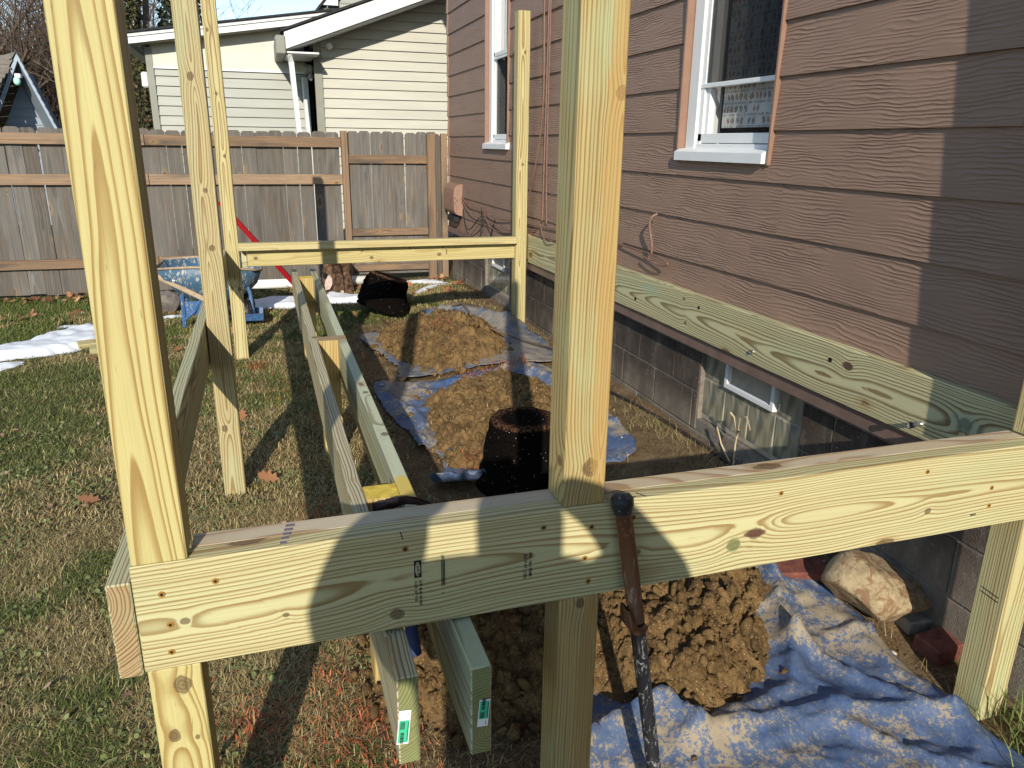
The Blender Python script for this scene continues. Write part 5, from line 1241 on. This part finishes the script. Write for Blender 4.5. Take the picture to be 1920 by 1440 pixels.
def greenness(P): 
    g_ = fbm(P[:, 0]*1.5+4, P[:, 1]*1.5, 61, 4); f = fbm(P[:, 0]*7, P[:, 1]*7, 62, 3)
    return np.clip((g_-.47)*3.2+(f-.5)*2.4+.10+.38*S((P[:, 1]-4.2)/2.5)-.25*soil(P[:, 0], P[:, 1])+.18*S((-.45-P[:, 0])/.9), 0, 1)
STRAW = np.array([(.385, .305, .14), (.31, .235, .10), (.45, .37, .19), (.22, .155, .068)]); GREEN = np.array([(.095, .125, .028), (.135, .165, .042), (.18, .195, .06), (.08, .10, .03)])
def tint(P, seed, bias=0):
    g_ = np.random.default_rng(seed); n = len(P); isg = g_.uniform(size=n) < greenness(P)+bias
    return np.where(isg[:, None], GREEN[g_.integers(0, 4, n)], STRAW[g_.integers(0, 4, n)])
lawn = lambda x, y, u: u < 1-soil(x, y)*.93
vis = lambda x, y: (x > -.62*y-.25) & (x < 1.98)
P = lawn_points(330000, (-2.2, 1.0, .75, 3.2), 1, lambda x, y, u: lawn(x, y, u) & vis(x, y)); blades("grass", P, .030, .0021, 1.15, tint(P, 2, -.06), seed=3)
P = lawn_points(260000, (-3.7, 1.9, 3.2, 6.2), 4, lambda x, y, u: lawn(x, y, u) & vis(x, y)); blades("grass", P, .033, .0032, 1.08, tint(P, 5, -.08), seed=6)
P = lawn_points(190000, (-5.2, 1.9, 6.2, 8.45), 7, lambda x, y, u: lawn(x, y, u) & vis(x, y)); blades("grass", P, .040, .0046, .9, tint(P, 8, .12), seed=9)
# long thin dead stems over the thatch
P = lawn_points(16000, (-2.2, 1.9, .8, 6.0), 10, lambda x, y, u: (u < 1-soil(x, y)*.55) & vis(x, y)); blades("dead_grass", P, .075, .0016, 1.25, STRAW[np.random.default_rng(1).integers(0, 4, len(P))]*1.1, seed=11)
# clover and small weeds: round leaves
g_ = np.random.default_rng(21); P = lawn_points(60000, (-2.2, .7, .75, 4.6), 22, lambda x, y, u: lawn(x, y, u) & vis(x, y) & (fbm(x*5, y*5, 63, 3) > .585) & (u < .6)); n = len(P); P[:, 2] += g_.uniform(.006, .022, n)
t1 = g_.normal(0, .45, (n, 2)); N = np.column_stack([t1, np.ones(n)]); N /= np.linalg.norm(N, axis=1)[:, None]; A1 = np.cross(N, np.tile([1., 0, 0], (n, 1))); A1 /= np.linalg.norm(A1, axis=1)[:, None]; B1 = np.cross(N, A1); s = (.0028+.0075*g_.uniform(0, 1, n)**2.5)[:, None]
V = np.stack([P+(A1*math.cos(k*1.047)+B1*math.sin(k*1.047))*s for k in range(6)], 1).reshape(-1, 3)
o = npmesh("clover", V, np.arange(n*6).reshape(n, 6), M_leaf); a = o.data.attributes.new('tint', 'FLOAT_COLOR', 'POINT'); c = np.ones((n, 6, 4), np.float32)
c[:, :, :3] = (np.array([(.14, .17, .055), (.19, .21, .085), (.11, .135, .05)])[g_.integers(0, 3, n)]*g_.uniform(.8, 1.2, (n, 1)))[:, None]; a.data.foreach_set('color', c.ravel()); o['kind'] = 'stuff'
# fallen leaves: lobed, curled
def leaves(name, P, size, cols, seed):
    g_ = np.random.default_rng(seed); VV = []; FF = []; CC = []; b = 0
    prof = [(0, -.5), (.10, -.3), (.30, -.22), (.16, -.05), (.38, .12), (.17, .22), (.24, .40), (0, .62), (-.24, .42), (-.16, .2), (-.40, .10), (-.15, -.06), (-.28, -.2), (-.1, -.3)]
    for p in P:
        s_ = size*g_.uniform(.6, 1.25); E = Euler((g_.normal(0, .45), g_.normal(0, .45), g_.uniform(0, 6.28))).to_matrix(); cu = g_.uniform(.2, 1.3)
        pts = [(x*s_, y*s_, cu*s_*(x*x+.4*y*y)) for x, y in prof]+[(0, 0, 0)]
        VV += [tuple(E @ Vector(q)+Vector(p)+Vector((0, 0, s_*.2))) for q in pts]; n = len(prof)
        FF += [(b+k, b+(k+1) % n, b+n) for k in range(n)]; c_ = np.array(cols[g_.integers(0, len(cols))])*g_.uniform(.7, 1.25); CC += [(*c_, 1)]*(n+1); b += n+1
    o = npmesh(name, VV, FF, M_leaf); a = o.data.attributes.new('tint', 'FLOAT_COLOR', 'POINT'); a.data.foreach_set('color', np.array(CC, np.float32).ravel()); o['kind'] = 'stuff'; return o
BR = [(.30, .135, .06), (.36, .17, .085), (.22, .10, .05), (.40, .22, .12)]
g_ = np.random.default_rng(31); L_ = []
for (x, y, sx, sy, n) in ((-1.9, 8.28, .45, .10, 55), (-1.25, 8.2, .25, .12, 30), (-.75, 8.0, .12, .15, 14), (-1.6, 7.3, .5, .5, 26), (.1, 8.15, .4, .12, 22), (1.0, 8.2, .5, .15, 22), (1.8, 8.3, .08, .1, 16), (1.75, 7.5, .15, .25, 20), (-.5, 4.5, 1.0, 1.6, 12), (-.8, 2.4, .5, .7, 5), (.5, 5.2, .3, 1.0, 18), (-1.0, 6.2, .8, .5, 10), (1.85, 2.0, .1, .15, 14), (1.5, 5.0, .2, .5, 8)):
    L_ += list(zip(g_.normal(x, sx, n), g_.normal(y, sy, n)))
L_ = np.array(L_); L_ = L_[(L_[:, 1] < 8.42) & (L_[:, 0] < 1.95)]; leaves("fallen_leaves", np.column_stack([L_, gz(L_[:, 0], L_[:, 1])+.012]), .085, BR, 32)
L2 = np.column_stack([g_.uniform(-1.6, .5, 150), g_.uniform(1.2, 4.5, 150)]); leaves("leaf_bits", np.column_stack([L2, gz(L2[:, 0], L2[:, 1])+.012]), .028, [(.34, .21, .14), (.27, .16, .10), (.42, .28, .20)], 33)
# straw and dead grass shaken over the two far mounds
for m, sd in ((m2, 71), (m3, 72)):
    q = np.array(m[2]); x_ = g_.uniform(q[:, 0].min(), q[:, 0].max(), 2600); y_ = g_.uniform(q[:, 1].min(), q[:, 1].max(), 2600); k = inside(x_, y_, m[2]) & (fbm(x_*5, y_*5, sd, 3) > .47)
    x_, y_ = x_[k], y_[k]; blades("loose_straw", np.column_stack([x_, y_, m[1](x_, y_, edge_dist(x_, y_, m[2]))+.003]), .030, .0026, 1.3, STRAW[g_.integers(0, 4, len(x_))], seed=sd)
# orange cedar sprigs
spr = []
for (x, y, s_, n) in ((.08, 1.92, .10, 260), (-.13, 1.83, .05, 260), (.20, 1.55, .08, 200), (.10, 1.66, .07, 180), (-.02, 1.7, .14, 160), (.16, 1.76, .03, 120), (.13, 2.6, .06, 300), (.14, 3.05, .07, 200), (.02, 3.9, .2, 200), (-.15, 5.4, .05, 220), (.05, 4.9, .15, 180), (.33, 4.2, .08, 160), (1.15, 5.4, .05, 200), (.86, 3.28, .03, 160), (1.45, 4.6, .10, 320), (1.2, 4.55, .06, 160)):
    spr += list(zip(g_.normal(x, s_, n), g_.normal(y, s_, n)))
spr = np.array(spr); hz_ = np.array([gzf(*q) for q in spr])
for (m, c) in ((m2, (.86, 3.28)), (m3, (1.15, 5.4))):
    k = np.hypot(spr[:, 0]-c[0], spr[:, 1]-c[1]) < .2
    hz_[k] = m[1](spr[k, 0], spr[k, 1], edge_dist(spr[k, 0], spr[k, 1], m[2]))
hz_ += np.where(np.hypot(spr[:, 0]-1.4, spr[:, 1]-4.58) < .3, .05, .0)
cl_ = np.array([(.42, .12, .05), (.34, .10, .045), (.50, .17, .07), (.26, .09, .05)])[g_.integers(0, 4, len(spr))]
blades("cedar_sprigs", np.column_stack([spr, hz_+.006]), .026, .0032, 1.1, cl_, seed=34)
# dry weeds by the foundation
wd = np.concatenate([np.column_stack([g_.normal(1.85, .06, n), g_.normal(y, .25, n)]) for y, n in ((5.3, 600), (3.3, 420), (2.9, 300), (6.1, 350), (4.4, 160))]); wd = wd[wd[:, 0] < 1.96]
blades("dry_weeds", np.column_stack([wd, gz(wd[:, 0], wd[:, 1])]), .075, .0015, 1.2, STRAW[g_.integers(0, 4, len(wd))]*.85, seed=35)
gg = np.column_stack([g_.normal(1.86, .06, 160), g_.normal(1.12, .10, 160)]); blades("grass", np.column_stack([gg, gz(gg[:, 0], gg[:, 1])]), .13, .004, .6, GREEN[g_.integers(0, 4, 160)]*1.2, seed=36)
wst = empty("dead_weed", (1.93, 2.72, .1), label="tall dry weed stalk standing before the glass-block window", cat="weed")
for k, pts in enumerate(([(1.95, 2.74, .1), (1.94, 2.73, .22), (1.93, 2.70, .36), (1.935, 2.66, .375), (1.93, 2.62, .33)], [(1.94, 2.73, .24), (1.93, 2.70, .30)], [(1.935, 2.72, .28), (1.94, 2.76, .34), (1.94, 2.79, .35)], [(1.95, 2.75, .1), (1.955, 2.86, .17), (1.95, 2.90, .24)])):
    tube("stalk", pts, .0045, plain("straw_stalk", (.50, .39, .24), .9) if k == 0 else bpy.data.materials["straw_stalk"], wst, 5)

# ------------------------------------------------------------------ the photographer, whose shadow lies on the front beam
def skin_body(name, joints, edges, mat, parent, root=0, lv=2):
    me = bpy.data.meshes.new(name); me.from_pydata([j[:3] for j in joints], edges, []); o = link(name, me, mat, parent)
    md = o.modifiers.new("skin", 'SKIN'); sv = me.skin_vertices[0].data
    for i, j in enumerate(joints): sv[i].radius = (j[3], j[4] if len(j) > 4 else j[3]); sv[i].use_root = i == root
    sb = o.modifiers.new("sub", 'SUBSURF'); sb.levels = sb.render_levels = lv; return o
px_, py_ = -.05, -.44
per = empty("person", (px_, py_, -.05), label="person in dark jacket and jeans raising a phone with both hands", cat="person")
M_jkt = plain("dark_jacket_cloth", (.04, .045, .06), .9); M_skin = plain("skin", (.50, .31, .22), .55)
J = [(px_, py_, .88, .18, .12), (px_, py_, 1.08, .20, .12), (px_, py_, 1.25, .235, .12), (px_, py_, 1.37, .16, .10), (px_, py_+.02, 1.43, .085), (px_, py_+.03, 1.53, .10, .105), (px_, py_+.03, 1.65, .09, .098),
     (px_-.20, py_, 1.41, .11), (px_-.325, py_+.12, 1.29, .115), (px_-.18, py_+.33, 1.42, .088), (px_-.095, py_+.39, 1.455, .028, .036), (px_+.20, py_, 1.375, .095), (px_+.375, py_+.12, 1.275, .095), (px_+.27, py_+.33, 1.415, .056), (px_+.175, py_+.39, 1.455, .026, .036),
     (px_-.10, py_, .80, .10), (px_-.11, py_+.02, .45, .075), (px_-.12, py_-.02, .06, .05), (px_-.12, py_+.14, .0, .04), (px_+.10, py_, .80, .10), (px_+.11, py_+.02, .45, .075), (px_+.12, py_-.02, .06, .05), (px_+.12, py_+.14, .0, .04)]
Ed = [(0, 1), (1, 2), (2, 3), (3, 4), (4, 5), (5, 6), (2, 7), (7, 8), (8, 9), (9, 10), (2, 11), (11, 12), (12, 13), (13, 14), (0, 15), (15, 16), (16, 17), (17, 18), (0, 19), (19, 20), (20, 21), (21, 22)]
skin_body("body", J, Ed, M_jkt, per)
for s, hx, hy_ in ((-1, px_-.095, py_+.39), (1, px_+.175, py_+.39)):
    for k in range(4):
        t_ = -s*.035; skin_body("finger", [(hx, hy_, 1.44+.016*k, .009), (hx+t_*.6, hy_+.022, 1.445+.016*k, .0085), (hx+t_, hy_+.012, 1.447+.016*k, .0075)], [(0, 1), (1, 2)], M_skin, per, lv=1)
    skin_body("thumb", [(hx, hy_-.01, 1.43, .011), (hx-s*.02, hy_-.035, 1.455, .010), (hx-s*.035, hy_-.035, 1.475, .008)], [(0, 1), (1, 2)], M_skin, per, lv=1)
ph = empty("phone", (0, -.03, 1.5), label="black phone held up sideways by the photographer", cat="phone")
box("case", (-.055, -.040, 1.458), (.098, -.031, 1.532), M_black, ph, .002)

for o in list(bpy.data.objects):
    if '_w' in o: del o['_w']
